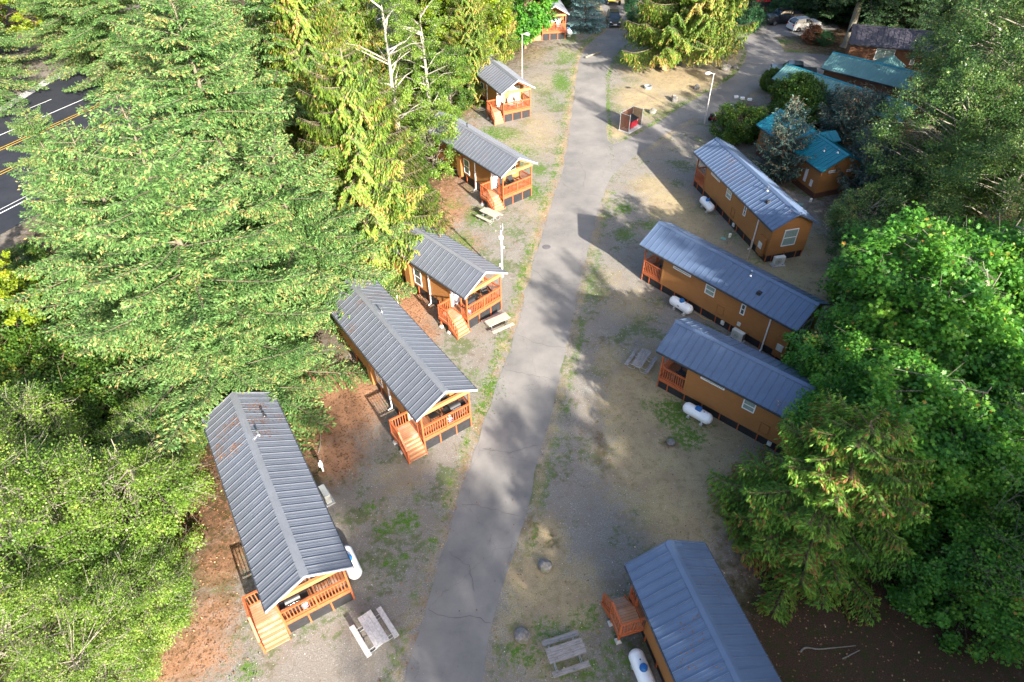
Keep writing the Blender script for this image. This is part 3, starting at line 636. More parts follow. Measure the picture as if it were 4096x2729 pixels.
C['R1']=cabin((19.53,57.98),-76.3,13.92,.9,.68,'grey-roofed cabin facing the teal roofs, sunlight dappling its window end',roofm='roof_sky_tint',rwin=RWN,backwin=(-.62,.64,1.43,3.0),feat=RF+[('vent',9.7,-.35),('boxvent',10.9,-.9),('elecbox',8.3,-1,.3,.6)])
C['R2']=cabin((11.64,43.76),-49.8,13.55,.9,.68,'longest cabin in shade, its grey roof tinted sky-blue, between two other cabins right of the road',roofm='roof_sky_tint',rwin=RWN,backwin=(-.42,.9,1.3,2.8),feat=RF+[('vent',8.6,-.4),('boxvent',9.9,-1.15),('elecbox',9.4,-1,1.0,1.3),('elecbox',8.15,-1,.3,.62)])
C['R3']=cabin((10.65,32.02),-42.1,13.3,.9,.68,'shade-tinted grey-roofed cabin whose far end is under the big green maple',roofm='roof_sky_tint',rwin=[(3.12,4.76,2.72,2.93),(6.05,6.85,2.12,2.96),(9.2,9.56,2.03,2.96)],feat=[RF[2],('closet',12.4,13.2,-1,.45,2.1,1),('elecbox',8.3,-1,.3,.6)])
C['R4']=cabin((7.21,16.27),-75.2,13.9,1.0,.72,'shade-tinted grey-roofed cabin cut by the bottom edge with a small wooden side landing',roofm='roof_sky_tint',stair=-1,rwin=RWN[1:],feat=[('pipe',11.53,-1),('hatch',7.42,8.02,.95,1.75,-1)])
def inc(cab,x,y,z=0):
    o=C[cab]; a=o.rotation_euler.z; return Vector((o.location.x+math.cos(a)*x-math.sin(a)*y,o.location.y+math.sin(a)*x+math.cos(a)*y,z)),a

# ------------------------------------------------------------------ other buildings
def house(origin,yaw,L,hw,he,hr,label,wallm,roofm,wb=.6,over=.35,sky=(),wins=(),seam=.46,dormer=None,lattice=False,minor=1,porch=0,capm=None):
    o=empty('lodge_building' if L>11 else 'cabin',(origin[0],origin[1],0),R(yaw),label,'building'); sl=(hr-he)/hw; wy=hw-over
    lap_walls(o,over+porch,L-over,wy,wb,hr-.12-sl*wy,hr-.02,sl,M[wallm])
    k=MB(); k.box(over+.05,L-over-.05,-wy+.05,wy-.05,0,wb+.03); k.build('skirting',M['slat' if lattice else 'skirt'],o)
    for x in (over+.05+porch,L-over-.05):
        for y in (wy-.02,-wy+.02): t=MB(); t.box(x-.08,x+.08,y-.06,y+.06,wb,hr-.16-sl*wy); t.build('corner_trim',M[wallm],o)
    rf=gable_roof(o,L,hw,he,hr,M[roofm],M[capm or roofm],M[capm or roofm],seam=seam,minor=minor)
    if dormer:
        x,s,w_,ln,drop=dormer; zr=hr-drop; mb=MB(); q=w_/2; ze=zr-q*.5
        for ss in (1,-1):
            p=[(x,0,zr),(x,s*ln,zr),(x+ss*q,s*ln,ze),(x+ss*q,0,ze)]; qq=[(a,b,c-.08) for a,b,c in p]
            mb.hexa((qq+p) if ss*s<0 else (qq[::-1]+p[::-1]))
            for i in range(1,int(ln/seam)): mb.beam((x,s*i*seam,zr+.01),(x+ss*q,s*i*seam,ze+.01),.03,.04)
        mb.poly([(x-q+.2,s*(ln-.25),he-.3),(x+q-.2,s*(ln-.25),he-.3),(x+q-.2,s*(ln-.25),ze),(x,s*(ln-.25),zr-.1),(x-q+.2,s*(ln-.25),ze)])
        mb.build('dormer',M[roofm],rf)
    for v_ in sky:
        x,y=v_[:2]; z=hr-sl*abs(y); m_=MB(); 
        if len(v_)>2: m_.box(x-.15,x+.15,y-.15,y+.15,z-.1,z+.3); m_.build('chimney',M['stain'],rf)
        else: m_.tube([(x,y,z-.02),(x,y,z+.1)],[.16,.08],10); m_.cyl((x,y,z+.08),(x,y,z+.3),.05,8); m_.build('vent_pipe',M['chrome'],rf,smooth=True)
    for wi in wins:
        ax,sg,u0,u1,z0,z1,vert=wi
        window(o,(sg*(wy+.012) if ax=='y' else (L-over+.012 if sg>0 else over-.012)),ax,u0,u1,z0,z1,sg,True,vert,'glass2')
    return o
T1=house((30.7,54.55),107,10.5,2.45,3.1,4.35,'small orange-walled cabin with a bright teal metal roof and dark lattice skirting','siding','teal',wb=.62,over=.4,sky=[(2.1,.9),(1.0,.35)],lattice=True,capm='teal',
  wins=[('x',-1,-1.45,-.75,2.35,2.6,True),('x',-1,.55,1.3,2.55,2.8,True),('x',-1,-.9,-.15,1.35,1.6,True)],dormer=(5.2,-1,2.2,2.7,.35))
d=MB(); d.box(2.0,2.35,2.05,2.10,1.0,2.3); d.build('panel_cover',M['white'],T1); d=MB(); d.box(1.05,1.4,2.05,2.10,.95,1.6); d.build('meter_box',M['acpaint'],T1)
T2=house((39.0,80.6),-44,14.5,2.5,3.1,4.3,'brown lodge with a long corrugated dark teal roof and cross gable','siding_dark','teal_pale',seam=.3,minor=0,sky=[(9.5,-1.2,1)],dormer=(5.6,1,3.4,4.2,.2),wins=[('y',-1,9.2,9.7,1.6,2.9,True)],capm='teal')
T2b=house((32.6,77.6),-52.5,15.5,2.5,3.0,4.1,'long low building with pale corrugated teal roof among the grey-green pines','siding_dark','teal_pale',seam=.3,minor=0,capm='teal')
T3=house((44.5,89.0),-21,12.5,2.6,3.2,4.8,'dark brown log cabin with a plum metal roof at the upper right','siding_dark','purple',seam=.6,minor=0,wins=[('y',-1,3.4,5.6,1.5,2.9,True),('y',-1,7.6,8.1,1.3,2.9,False)])
T4=house((53.0,100.5),-25,6.5,2.6,3.0,4.6,'small dark shed with a hipped grey roof behind the plum-roofed log cabin','siding_dark','purple',seam=.6,minor=0)
T5=house((36.5,117.5),-8,16,3.2,3.6,5.2,'dark red-trimmed lodge at the top edge behind the parked pickup','siding_dark','purple',seam=.6,minor=0,wins=[('y',-1,7.2,8.4,1.4,3.0,True),('y',-1,2.8,3.6,1.4,3.0,True)])
for x in (4.2,5.4,6.0):
    d=MB(); d.box(x,x+.35,-2.98,-2.88,.7,2.9); d.build('red_banner',M['red'],T5)

# ------------------------------------------------------------------ small objects
def picnic_table(loc,rz,label,planks='oldwood',ln=1.83):
    o=empty('picnic_table',loc,rz,label,'picnic table','picnic tables'); h=ln/2
    t=MB(); 
    for i in range(3): t.box(-h,h,-.36+i*.245,-.36+i*.245+.235,.715,.755)
    for x in (-h*.62,h*.62): t.box(x-.04,x+.04,-.34,.34,.68,.714)
    t.build('tabletop',M[planks],o)
    for s in (1,-1):
        b=MB(); b.box(-h,h,min(s*.62,s*.88),max(s*.62,s*.88),.42,.46); b.build('bench',M[planks],o)
    for x in (-h*.68,h*.68):
        f=MB(); 
        for s in (1,-1):
            f.tube([(x,s*.12,.68),(x,s*.16,.3),(x,s*.22,.08),(x,s*.34,.025),(x,s*.62,.025),(x,s*.72,.08),(x,s*.74,.41)],.022,8)
        f.tube([(x,-.16,.32),(x,.16,.32)],.018,6); f.tube([(x,-.74,.40),(x,.74,.40)],.015,6) ; f.build('frame',M['galv'],o,smooth=True)
    return o
def rzdir(a,b): d=b-a; return math.atan2(d.y,d.x)
V=lambda x,y,s,ox,oy:((ox+x/s)/1.7408,(oy+y/s)/1.7408)
def table_px(a,b,z,label,**k): # two ends of the table centre line at height z
    A=at(*a,z);B=at(*b,z); m_=(A+B)/2; picnic_table((m_.x,m_.y,0),rzdir(A,B),label,**k)
table_px(V(1585,640,3.139,950,2250),V(1825,1030,3.139,950,2250),.75,'grey picnic table on gravel right of the nearest left cabin, benches angled to the road',planks='silverwood')
table_px(V(1040,1320,2.24,1500,700),V(1155,1270,2.24,1500,700),.75,'pale picnic table against the skirting of the cabin by the white pole',planks='palewood')
table_px(V(950,300,2.24,1500,700),V(1100,370,2.24,1500,700),.75,'brown-grey picnic table at the foot of a stair on leafy ground',planks='palewood')
table_px(V(425,555,2.24,2400,1150),V(325,705,2.24,2400,1150),.75,'dark weathered picnic table left of the cabin under the maple')
table_px(V(565,1330,1.9617,1900,1950),V(860,1235,1.9617,1900,1950),.75,'lichen-stained picnic table on patchy grass at the bottom edge')

def tank(cab,x,y,label,dome='round',along=0,ln=1.95,r=.38,rot=0,logo=False):
    p,a=inc(cab,x,y); o=empty('propane_tank',p,a+rot,label,'propane tank','white propane tanks'); h=ln/2-.22; z=r+.2
    b=MB(); prof=[(-h-.27,.03),(-h-.24,.16),(-h-.16,.28),(-h-.05,.36),(-h+.04,r),(h-.04,r),(h+.05,.36),(h+.16,.28),(h+.24,.16),(h+.27,.03)]
    b.tube([(q,0,z) for q,_ in prof],[w_ for _,w_ in prof],24); b.build('shell',M['enamel'],o,smooth=True)
    for s in (1,-1):
        w_=MB(); w_.box(s*h*.62-.1,s*h*.62+.1,-.3,.3,0,.1); w_.build('concrete_block',M['concrete'],o)
        l=MB(); l.box(s*h*.62-.03,s*h*.62+.03,-.22,.22,.1,.14); l.box(s*h*.62-.03,s*h*.62+.03,-.22,-.16,.14,z-.2); l.box(s*h*.62-.03,s*h*.62+.03,.16,.22,.14,z-.2)
        l.build('leg',M['enamel'],o)
    d=MB()
    if dome=='round': d.tube([(0,0,z+r-.06),(0,0,z+r+.1),(0,0,z+r+.17),(0,0,z+r+.19)],[.19,.19,.14,.03],16); d.build('dome',M['blue'],o,smooth=True)
    else: d.box(-.2,.2,-.15,.15,z+r-.06,z+r+.15); d.build('dome',M['blue'] if dome!='green' else M['green'],o,bevel=.04)
    v_=MB(); v_.cyl((.38,0,z+r-.02),(.38,0,z+r+.05),.03,8); v_.build('valve',M['black'],o)
    e=MB(); e.tube([(-h-.12,0,z+.22),(-h-.16,0,z+.34),(-h-.06,0,z+.36),(-h-.03,0,z+.28)],.014,6); e.build('lifting_eye',M['enamel'],o)
    if logo: # small dark wave emblem on the side facing the lawn
        g_=MB()
        for i in range(3):
            pts=[]
            for k in range(6):
                an=-.62-.10*i+.03*math.sin(k*1.2)  # angle round the shell
                pts.append((-.12+.04*k,-(r+.004)*math.cos(an+.95),z+(r+.004)*math.sin(an+.95)))
            g_.tube(pts,.012,4)
        g_.build('emblem',M['black'],o)
    return o
tank('R1',4.65,-2.5,'white propane tank with blue dome beside the top right cabin')
tank('R2',4.9,-2.5,'white propane tank with blue dome and dark emblem beside the middle right cabin',logo=True)
tank('R3',3.8,-2.55,'white propane tank with square blue lid below the cabin under the maple',dome='square')
tank('R4',3.8,-2.5,'white propane tank with blue dome cut by the bottom edge of the photo',rot=math.pi)
tank('L1',2.05,-2.2,'white propane tank half hidden behind the nearest left cabin roof corner')
tank('L6',1.6,-2.45,'white propane tank beside the cabin under the maple at the top')
q_=at(1992,487); o=empty('propane_tank',q_,R(62),'small pale tank with dark green lid and end among bushes at the right','propane tank','white propane tanks')
b=MB(); b.tube([(-.8,0,.45),(-.7,0,.45),(-.5,0,.45),(.55,0,.45),(.72,0,.45),(.8,0,.45)],[.05,.25,.36,.36,.25,.05],18); b.build('shell',M['enamel'],o,smooth=True)
b=MB(); b.tube([(-.86,0,.46),(-.74,0,.46),(-.5,0,.46),(-.2,0,.46)],[.05,.28,.385,.385],18); b.build('end_cover',M['green'],o,smooth=True)
b=MB(); b.tube([(.15,0,.7),(.15,0,.9),(.15,0,.95)],[.2,.18,.05],14); b.build('dome',M['green'],o,smooth=True)

def ac_unit(cab,x,y,rot,label):
    p,a=inc(cab,x,y); o=empty('condenser_unit',p,a+rot,label,'air conditioner','outdoor air conditioners')
    b=MB(); b.box(-.55,.55,-.3,.3,0,.08); b.build('pad',M['concrete'],o)
    b=MB(); b.box(-.46,.46,-.17,.17,.12,.86); bd=b.build('casing',M['acpaint'],o,bevel=.02)
    f=MB(); 
    for k in range(1,5):
        pts=[(-.12+.07*k*math.cos(t*math.pi/8),-.185,.49+.07*k*math.sin(t*math.pi/8)) for t in range(17)]; f.tube(pts,.006,4,cap=False)
    for t in range(8): f.tube([(-.12,-.185,.49),(-.12+.3*math.cos(t*math.pi/4),-.185,.49+.3*math.sin(t*math.pi/4))],.005,4)
    f.build('fan_guard',M['grille'],bd)
    f=MB()
    for k in range(9): f.box(.461,.468,-.14+.032*k,-.125+.032*k,.2,.8)
    f.build('fins',M['grille'],bd)
    f=MB(); 
    for s in (-.35,.35): f.box(s-.03,s+.03,-.2,.2,.08,.12)
    f.build('feet',M['black'],o)
    f=MB(); f.tube([(.46,.05,.3),(.6,.1,.35),(.62,.25,.7),(.5,.45,1.1)],.015,6); f.build('refrigerant_line',M['black'],o)
ac_unit('R1',14.15,-.8,R(90)+R(-4),'pale condenser unit with round fan guard under the end window of the top right cabin')
ac_unit('R2',9.7,-2.05,R(0),'off-white condenser unit against the near side of the middle right cabin')
ac_unit('L1',6.9,-2.5,R(4),'white condenser unit on a grey pad showing past the nearest left roof edge')

def stub_post(px,py,h,label,box=True,mat='oldwood',w_=.1,lean=(0,0)):
    p=at(px,py); o=empty('utility_post',p,.3,label,'post'); b=MB(); b.beam((0,0,0),(lean[0],lean[1],h),w_,w_*.8); b.build('post',M[mat],o)
    if box: c=MB(); c.box(-.14+lean[0],.1+lean[0],-.16,-.04,h-.38,h-.02); c.build('outlet_box',M['acpaint'],o,bevel=.01)
    return o
stub_post(1671,560,1.1,'short grey post with an outlet box between the two upper right cabins')
stub_post(1855,480,1.15,'short grey post with an outlet box beside the teal-roofed cabin')
stub_post(1716,598,2.0,'tall bare brown stake standing behind the middle right cabin roof',box=False,mat='palewood',w_=.09)
stub_post(1728,566,1.25,'shorter pale stake next to the tall brown stake',box=False,mat='palewood',w_=.09)
stub_post(702,985,1.0,'yellowed wooden stake on orange needles below the fir',box=False,mat='palewood')
stub_post(915,700,1.3,'pale stake between the second and third left cabin roofs',box=False,mat='white',w_=.09)
stub_post(743,1082,.95,'white post with a grey outlet box casting a shadow right of the nearest left cabin',mat='white',w_=.13)
for px,py,lb in ((1662,549,'pale green utility cover in the grass near the short grey post'),(1840,470,'pale green utility cover beside the post by the teal-roofed cabin')):
    p=at(px,py); b=MB(); b.box(-.22,.22,-.16,.16,0,.05); o=b.build('utility_cover',M['greenplate'],None,bevel=.01); o.location=p; o.rotation_euler.z=-.5; tag(o,lb,'utility cover','green utility covers')

def lamp_post(p,h,label,ang,lean=0):
    o=empty('street_lamp',p,ang,label,'street lamp','street lamps')
    b=MB(); b.tube([(0,0,0),(0,0,h*.5),(0,0,h*.52),(0,0,h)],[.075,.07,.05,.045],10); b.build('pole',M['polepaint'],o,smooth=True)
    b=MB(); b.tube([(-.12,0,h-.03),(.25,0,h+.02),(.5,0,h+.03)],.03,8); a_=b.build('arm',M['polepaint'],o)
    b=MB(); b.tube([(.3,0,h+.03),(.4,0,h+.04),(.62,0,h+.03),(.85,0,h-.01),(.95,0,h-.03)],[.07,.12,.16,.13,.04],12); b.build('lamp_head',M['conc_white'],o,smooth=True)
    b=MB(); b.sphere((.65,0,h-.06),.2,.12,.1,12,8); b.build('lens',M['lens'],o,smooth=True)
lamp_post(at(1200,184),5.6,'white street lamp beside the roof of the cabin with pale chairs',-.1)
lamp_post(Vector((22.2,71.06,0)),5.6,'leaning-looking grey street lamp beside the loop road bushes',math.pi-.1)
# white service pole by the third cabin
p=at(1154.3,636.8); o=empty('service_pole',p,0,'white pole with dish antenna and small boxes beside the third left cabin','pole')
b=MB(); b.tube([(0,0,0),(0,0,4.9)],[.07,.06],10); b.build('pole',M['conc_white'],o,smooth=True)
b=MB(); b.tube([(.12,-.05,4.8),(.15,-.05,4.8)],[.28,.28],16); b.tube([(0,0,4.9),(.12,-.05,4.8)],.02,6); b.build('dish_antenna',M['white'],o,smooth=True)
b=MB(); b.box(-.16,.16,-.12,-.04,3.75,4.0); b.build('service_box',M['white'],o); b=MB(); b.sphere((.15,-.05,2.95),.1,.1,.1,10,8); b.build('meter',M['lens'],o,smooth=True)
b=MB(); b.box(-.2,-.1,-.05,.05,1.1,1.35); b.build('meter_box',M['acpaint'],o)

# dumpster enclosure and dumpster
P0=Vector((13.32,68.94,0)); P1=Vector((12.51,69.69,0)); P2=Vector((14.96,70.66,0)); ex=(P2-P0); ey=(P1-P0); wx=ex.length
ang=math.atan2(ex.y,ex.x); o=empty('bin_enclosure',P0,ang,'three-sided chain link bin enclosure with brown slats on a concrete slab','enclosure')
dp=1.25
b=MB(); b.box(-.12,wx+.12,-.15,dp+.1,0,.07); b.build('slab',M['concrete'],o)
for (x,y) in ((0,0),(wx,0),(0,dp),(wx,dp)):
    b=MB(); b.tube([(x,y,.07),(x,y,2.05)],.035,8); b.sphere((x,y,2.07),.045,.045,.045,8,6); b.build('post',M['galv'],o,smooth=True)
for a_,c_ in (((0,0),(0,dp)),((0,dp),(wx,dp)),((wx,dp),(wx,0))):
    A=Vector((*a_,0));B=Vector((*c_,0)); b=MB(); b.tube([A+Vector((0,0,1.98)),B+Vector((0,0,1.98))],.024,6); b.build('top_rail',M['galv'],o)
    b=MB(); n_=int((B-A).length/.085)
    for i in range(n_): 
        q=A.lerp(B,(i+.5)/n_); dd=(B-A).normalized()*.034; b.beam(q+Vector((0,0,.12)),q+Vector((0,0,1.94)),.068,.012,up=dd.cross(Vector((0,0,1))))
    b.build('slat_panel',M['slat'],o)
dm=empty('dumpster',P0+Vector((math.cos(ang)*wx*.55-math.sin(ang)*.62,math.sin(ang)*wx*.55+math.cos(ang)*.62,.07)),ang,'red steel dumpster with black ribbed lid inside the brown enclosure','dumpster')
b=MB(); b.hexa([(-.62,-.35,.12),(.62,-.35,.12),(.62,.4,.12),(-.62,.4,.12),(-.68,-.48,.95),(.68,-.48,.95),(.68,.48,1.2),(-.68,.48,1.2)]); bd=b.build('body',M['red'],dm,bevel=.015)
b=MB(); b.hexa([(-.7,-.5,.95),(.7,-.5,.95),(.7,.5,1.2),(-.7,.5,1.2),(-.7,-.5,.99),(.7,-.5,.99),(.7,.5,1.24),(-.7,.5,1.24)])
for i in range(9): b.hexa([(-.66+.155*i,-.49,.985),(-.61+.155*i,-.49,.985),(-.61+.155*i,.49,1.235),(-.66+.155*i,.49,1.235),(-.66+.155*i,-.49,1.01),(-.61+.155*i,-.49,1.01),(-.61+.155*i,.49,1.26),(-.66+.155*i,.49,1.26)])
b.build('lid',M['black'],dm)
b=MB(); b.hexa([(.38,-.475,.78),(.55,-.475,.78),(.55,-.46,.78),(.38,-.46,.78),(.38,-.49,.9),(.55,-.49,.9),(.55,-.47,.9),(.38,-.47,.9)]); b.build('sticker',M['white'],dm)
for x in (-.5,.5):
    for y in (-.25,.3): b=MB(); b.cyl((x-.03,y,.06),(x+.03,y,.06),.06,10); b.build('wheel',M['rubber'],dm)

def rock(p,rx,ry,rz_,label,mat='rock',seed=0,name='boulder',group='boulders'):
    rng=random.Random(seed); mb=MB(); n,m_=18,12; mb.sphere((0,0,0),1,1,1,n,m_)
    lum=[(Vector((rng.uniform(-1,1),rng.uniform(-1,1),rng.uniform(-.4,1))).normalized(),rng.uniform(-.28,.2),rng.uniform(.5,.95)) for _ in range(16)]
    nv=[]
    for v_ in mb.v:
        q=Vector(v_); u=q.normalized() if q.length>0 else q; k=1
        for d_,a_,w_ in lum:
            t=u.dot(d_)
            if t>w_: k+=a_*(t-w_)/(1-w_)
        k+=rng.uniform(-.02,.02)
        nv.append((u.x*k*rx,u.y*k*ry,u.z*k*rz_))
    mb.v=nv; o=mb.build(name,M[mat],None); o.location=(p.x,p.y,rz_*.55); o.rotation_euler.z=rng.uniform(0,6); tag(o,label,'boulder',group); return o
rock(at(1252,1303),.42,.36,.32,'rounded brownish boulder on dry grass right of the road at the bottom',seed=1)
rock(at(1201,1466),.45,.36,.34,'pale green-grey boulder left of the bottom picnic table',seed=2)
rock(Vector((20.06,77.33,0)),.42,.36,.42,'squat grey boulder, the middle of three along the island edge',seed=3)
rock(at(1547,230),.34,.3,.4,'small pale upright boulder, uppermost of three along the island edge',mat='rock_pale',seed=4)
rock(Vector((16.92,74.2,0)),.45,.4,.38,'dark flat boulder beside the bin enclosure',seed=5)
rock(Vector((23.5,80.96,0)),.38,.36,.35,'lone grey boulder near the loop road left of the lamp',seed=6)
rock(at(1666,160),.75,.6,.6,'large mossy boulder behind the lamp head on the island',seed=7)
rock(at(1688,158),.5,.35,.3,'low grey boulder at the right end of the island',seed=8)
rock(at(1541,1018),.32,.26,.12,'dark flat stone in a bare patch right of the road',seed=10)
rock(at(741,972),.42,.22,.16,'broken pale stone slab on orange needles',mat='rock_pale',seed=12,name='stone_slab',group='stone slabs')
rock(at(749,962),.33,.2,.18,'upper piece of broken pale stone touching the slab on orange needles',mat='rock_pale',seed=13,name='stone_slab',group='stone slabs')
# fire ring
p=at(1488,203); o=empty('fire_ring',p,0,'steel fire ring on the grassy island','fire ring')
b=MB(); nn=20
for i in range(nn):
    a0,a1=2*math.pi*i/nn,2*math.pi*(i+1)/nn; c0,s0,c1,s1=math.cos(a0),math.sin(a0),math.cos(a1),math.sin(a1)
    b.hexa([(c0*.42,s0*.42,0),(c0*.46,s0*.46,0),(c1*.46,s1*.46,0),(c1*.42,s1*.42,0),(c0*.42,s0*.42,.32),(c0*.46,s0*.46,.32),(c1*.46,s1*.46,.32),(c1*.42,s1*.42,.32)])
b.build('ring',M['galv'],o)
b=MB(); b.tube([(0,0,.01),(0,0,.1)],[.4,.38],16); b.build('ash_bed',M['black'],o)
# covers on the road
for px,py,r_,lb in ((1256,568,.36,'round dark manhole cover on the main road'),(1408,142,.36,'round manhole cover at the bend of the main road'),(1590,317,.3,'small oval cover on the branch road by the enclosure'),(1728,101,.5,'dark tar patch at the middle of the loop bend')):
    p=at(px,py); b=MB(); b.tube([(0,0,.012),(0,0,.03)],[r_,r_-.03],24); o=b.build('manhole_cover',simple('cover_'+str(px),(.11,.10,.105),.8),None); o.location=(p.x,p.y,.004); tag(o,lb,'manhole cover','covers in the road')
# hose, cables, fallen branches
def line_obj(name,pts,r_,mat,label,cat,n=6):
    P=[at(*q) for q in pts]; c0=P[0]; b=MB()
    out=[]; Q=[P[0]]+P+[P[-1]]
    for i in range(1,len(Q)-2):
        for k in range(5):
            t=k/5;a,bb,c_,d_=Q[i-1],Q[i],Q[i+1],Q[i+2]; out.append(.5*((2*bb)+(c_-a)*t+(2*a-5*bb+4*c_-d_)*t*t+(3*bb-a-3*c_+d_)*t**3))
    out.append(P[-1]); m_=max(r_) if isinstance(r_,tuple) else r_
    rr=[r_]*len(out) if not isinstance(r_,tuple) else list(np.linspace(r_[0],r_[1],len(out)))
    b.tube([(q.x,q.y,m_+.01) for q in out],rr,n); o=b.build(name,M[mat],None,smooth=True); tag(o,label,cat); return o
line_obj('garden_hose',[V(468,95,3.484,1150,1600),V(440,230,3.484,1150,1600),V(458,360,3.484,1150,1600),V(460,520,3.484,1150,1600),V(455,640,3.484,1150,1600),V(430,740,3.484,1150,1600)],.03,'oldwood','grey-brown hose lying on orange needles above the nearest left cabin','hose')
line_obj('cable',[V(450,950,3.484,1150,1600),V(425,1010,3.484,1150,1600),V(370,1030,3.484,1150,1600)],.018,'black','thin black cable from the white post to the nearest left cabin','cable')
line_obj('gas_hose',[V(1005,300,2.24,2400,1150),V(940,285,2.24,2400,1150),V(880,245,2.24,2400,1150),V(840,222,2.24,2400,1150)],.018,'yellow','thin yellow gas hose from the middle propane tank along the skirting','hose')
line_obj('fallen_branch',[(1838,1500),(1850,1490),(1880,1493),(1915,1490),(1965,1485)],(.05,.02),'bark_pale','pale crooked fallen branch on dark soil at the lower right','branch')
line_obj('fallen_branch',[(1935,1515),(1955,1505),(1975,1495)],(.04,.02),'bark_pale','short pale fallen stick right of the crooked branch','branch')
line_obj('fallen_log',[(1345,135),(1362,128),(1380,123)],(.14,.1),'bark_pale','grey log lying beside the blue spruce near the main road','log')
# white blocks in the planting bed by the branch road
for i,(px,py,lb) in enumerate(((1691,226,'left'),(1705,229,'middle'),(1722,232,'right'))):
    p=at(px,py); b=MB(); b.box(-.25,.25,-.15,.15,.05,.3); o=b.build('paving_block',M['white'],None,bevel=.02); o.location=p; tag(o,'white block in the dark bed by the loop road, %s one of three'%lb,'block','white blocks in the dark bed')

# porch furniture
def adirondack(cab,x,y,dz,rot,mat,label):
    p,a=inc(cab,x,y,dz); o=empty('adirondack_chair',p,a+rot,label,'chair','porch chairs')
    s=MB(); s.hexa([(-.25,-.27,.24),(.3,-.27,.36),(.3,.27,.36),(-.25,.27,.24),(-.25,-.27,.27),(.3,-.27,.39),(.3,.27,.39),(-.25,.27,.27)]); s.build('seat',M[mat],o)
    k=MB()
    for i in range(5):
        y_=-.24+i*.12; zt=1.0-abs(i-2)*.05; k.hexa([(-.25,y_-.053,.24),(-.22,y_-.053,.24),(-.22,y_+.053,.24),(-.25,y_+.053,.24),(-.55,y_-.053,zt),(-.52,y_-.053,zt),(-.52,y_+.053,zt),(-.55,y_+.053,zt)])
    k.build('backrest',M[mat],o)
    for yy in (-.34,.34):
        r_=MB(); r_.box(-.35,.36,yy-.07,yy+.07,.56,.59); r_.build('armrest',M[mat],o)
        l_=MB(); l_.box(.24,.33,yy-.02,yy+.02,0,.56); l_.build('leg',M[mat],o)
        l_=MB(); l_.hexa([(-.55,yy-.02,0),(-.42,yy-.02,0),(-.42,yy+.02,0),(-.55,yy+.02,0),(-.3,yy-.02,.3),(-.15,yy-.02,.3),(-.15,yy+.02,.3),(-.3,yy+.02,.3)]); l_.build('leg',M[mat],o)
    return o
def grill(cab,x,y,dz,rot,label):
    p,a=inc(cab,x,y,dz); o=empty('gas_grill',p,a+rot,label,'grill','porch grills')
    b=MB(); b.box(-.3,.3,-.25,.25,.12,.72); b.build('cart',M['black'],o)
    h=MB(); h.tube([(-.36,0,.86),(.36,0,.86)],[.27,.27],20); h.build('hood',M['black'],o,smooth=True)
    for s in (1,-1): t=MB(); t.box(min(s*.38,s*.75),max(s*.38,s*.75),-.24,.22,.78,.82); t.build('side_shelf',M['black'],o)
    t=MB(); t.tube([(-.3,-.27,.95),(-.3,-.33,.97),(.3,-.33,.97),(.3,-.27,.95)],.015,8); t.build('handle',M['chrome'],o)
    for xx in (-.25,.25): w_=MB(); w_.cyl((xx-.03,.2,.07),(xx+.03,.2,.07),.07,10); w_.build('wheel',M['rubber'],o)
def side_table(cab,x,y,dz,label):
    p,a=inc(cab,x,y,dz); o=empty('side_table',p,a,label,'table','small porch tables'); b=MB()
    for i in range(4): b.box(-.25,.25,-.25+i*.13,-.14+i*.13,.44,.47)
    b.build('tabletop',M['black'],o)
    for sx in (-.2,.2):
        for sy in (-.2,.2): l_=MB(); l_.box(sx-.02,sx+.02,sy-.02,sy+.02,0,.44); l_.build('leg',M['black'],o)
def bottle(cab,x,y,dz,label):
    p,a=inc(cab,x,y,dz); o=empty('propane_bottle',p,a,label,'bottle','propane bottles by the grills'); b=MB(); b.tube([(0,0,.02),(0,0,.06),(0,0,.30),(0,0,.38)],[.12,.155,.155,.08],14); b.build('shell',M['enamel'],o,smooth=True)
    b=MB(); b.tube([(0,0,.13),(0,0,.27)],[.158,.158],14); b.build('label_band',M['purplep'],o); b=MB(); b.tube([(0,0,.36),(0,0,.46)],[.1,.1],12,cap=False); b.build('collar',M['enamel'],o)
PI=math.pi
grill('L1',.85,.95,1.12,PI/2*-1,'black gas grill at the front rail of the nearest left cabin'); adirondack('L1',1.5,-.55,1.12,PI,'black','black chair in shade on the nearest left cabin porch'); side_table('L1',1.4,.25,1.12,'small dark slatted table on the nearest left cabin porch'); bottle('L1',.62,.55,1.12,'white and purple propane bottle behind the rail of the nearest left cabin')
grill('L2',.85,-.85,1.12,-PI/2,'black gas grill with open steel handle on the porch with the wide stair'); adirondack('L2',1.45,.35,1.12,PI,'black','black chair in the middle of the porch with the wide stair'); adirondack('L2',1.7,-.75,1.12,PI,'black','grey-backed chair behind the grill on the porch with the wide stair'); bottle('L2',.62,-.35,1.12,'white and purple propane bottle hanging low behind the rail near the wide stair cabin grill')
grill('L3',.85,1.0,1.12,-PI/2,'black gas grill near the stair on the porch by the white pole'); adirondack('L3',1.35,-1.0,1.12,PI-.3,'black','black chair in the far porch corner by the white pole'); side_table('L3',1.45,-.1,1.12,'small dark slatted table on the porch by the white pole'); bottle('L3',.62,1.3,1.12,'white and purple propane bottle near the stair on the porch by the white pole')
adirondack('L4',1.5,.75,1.12,PI,'black','black chair nearer the door on the porch of the cabin behind the alder'); adirondack('L4',1.5,-.35,1.12,PI,'black','black chair nearer the road on the porch of the cabin behind the alder'); side_table('L4',1.4,.2,1.12,'small black table between the two black chairs')
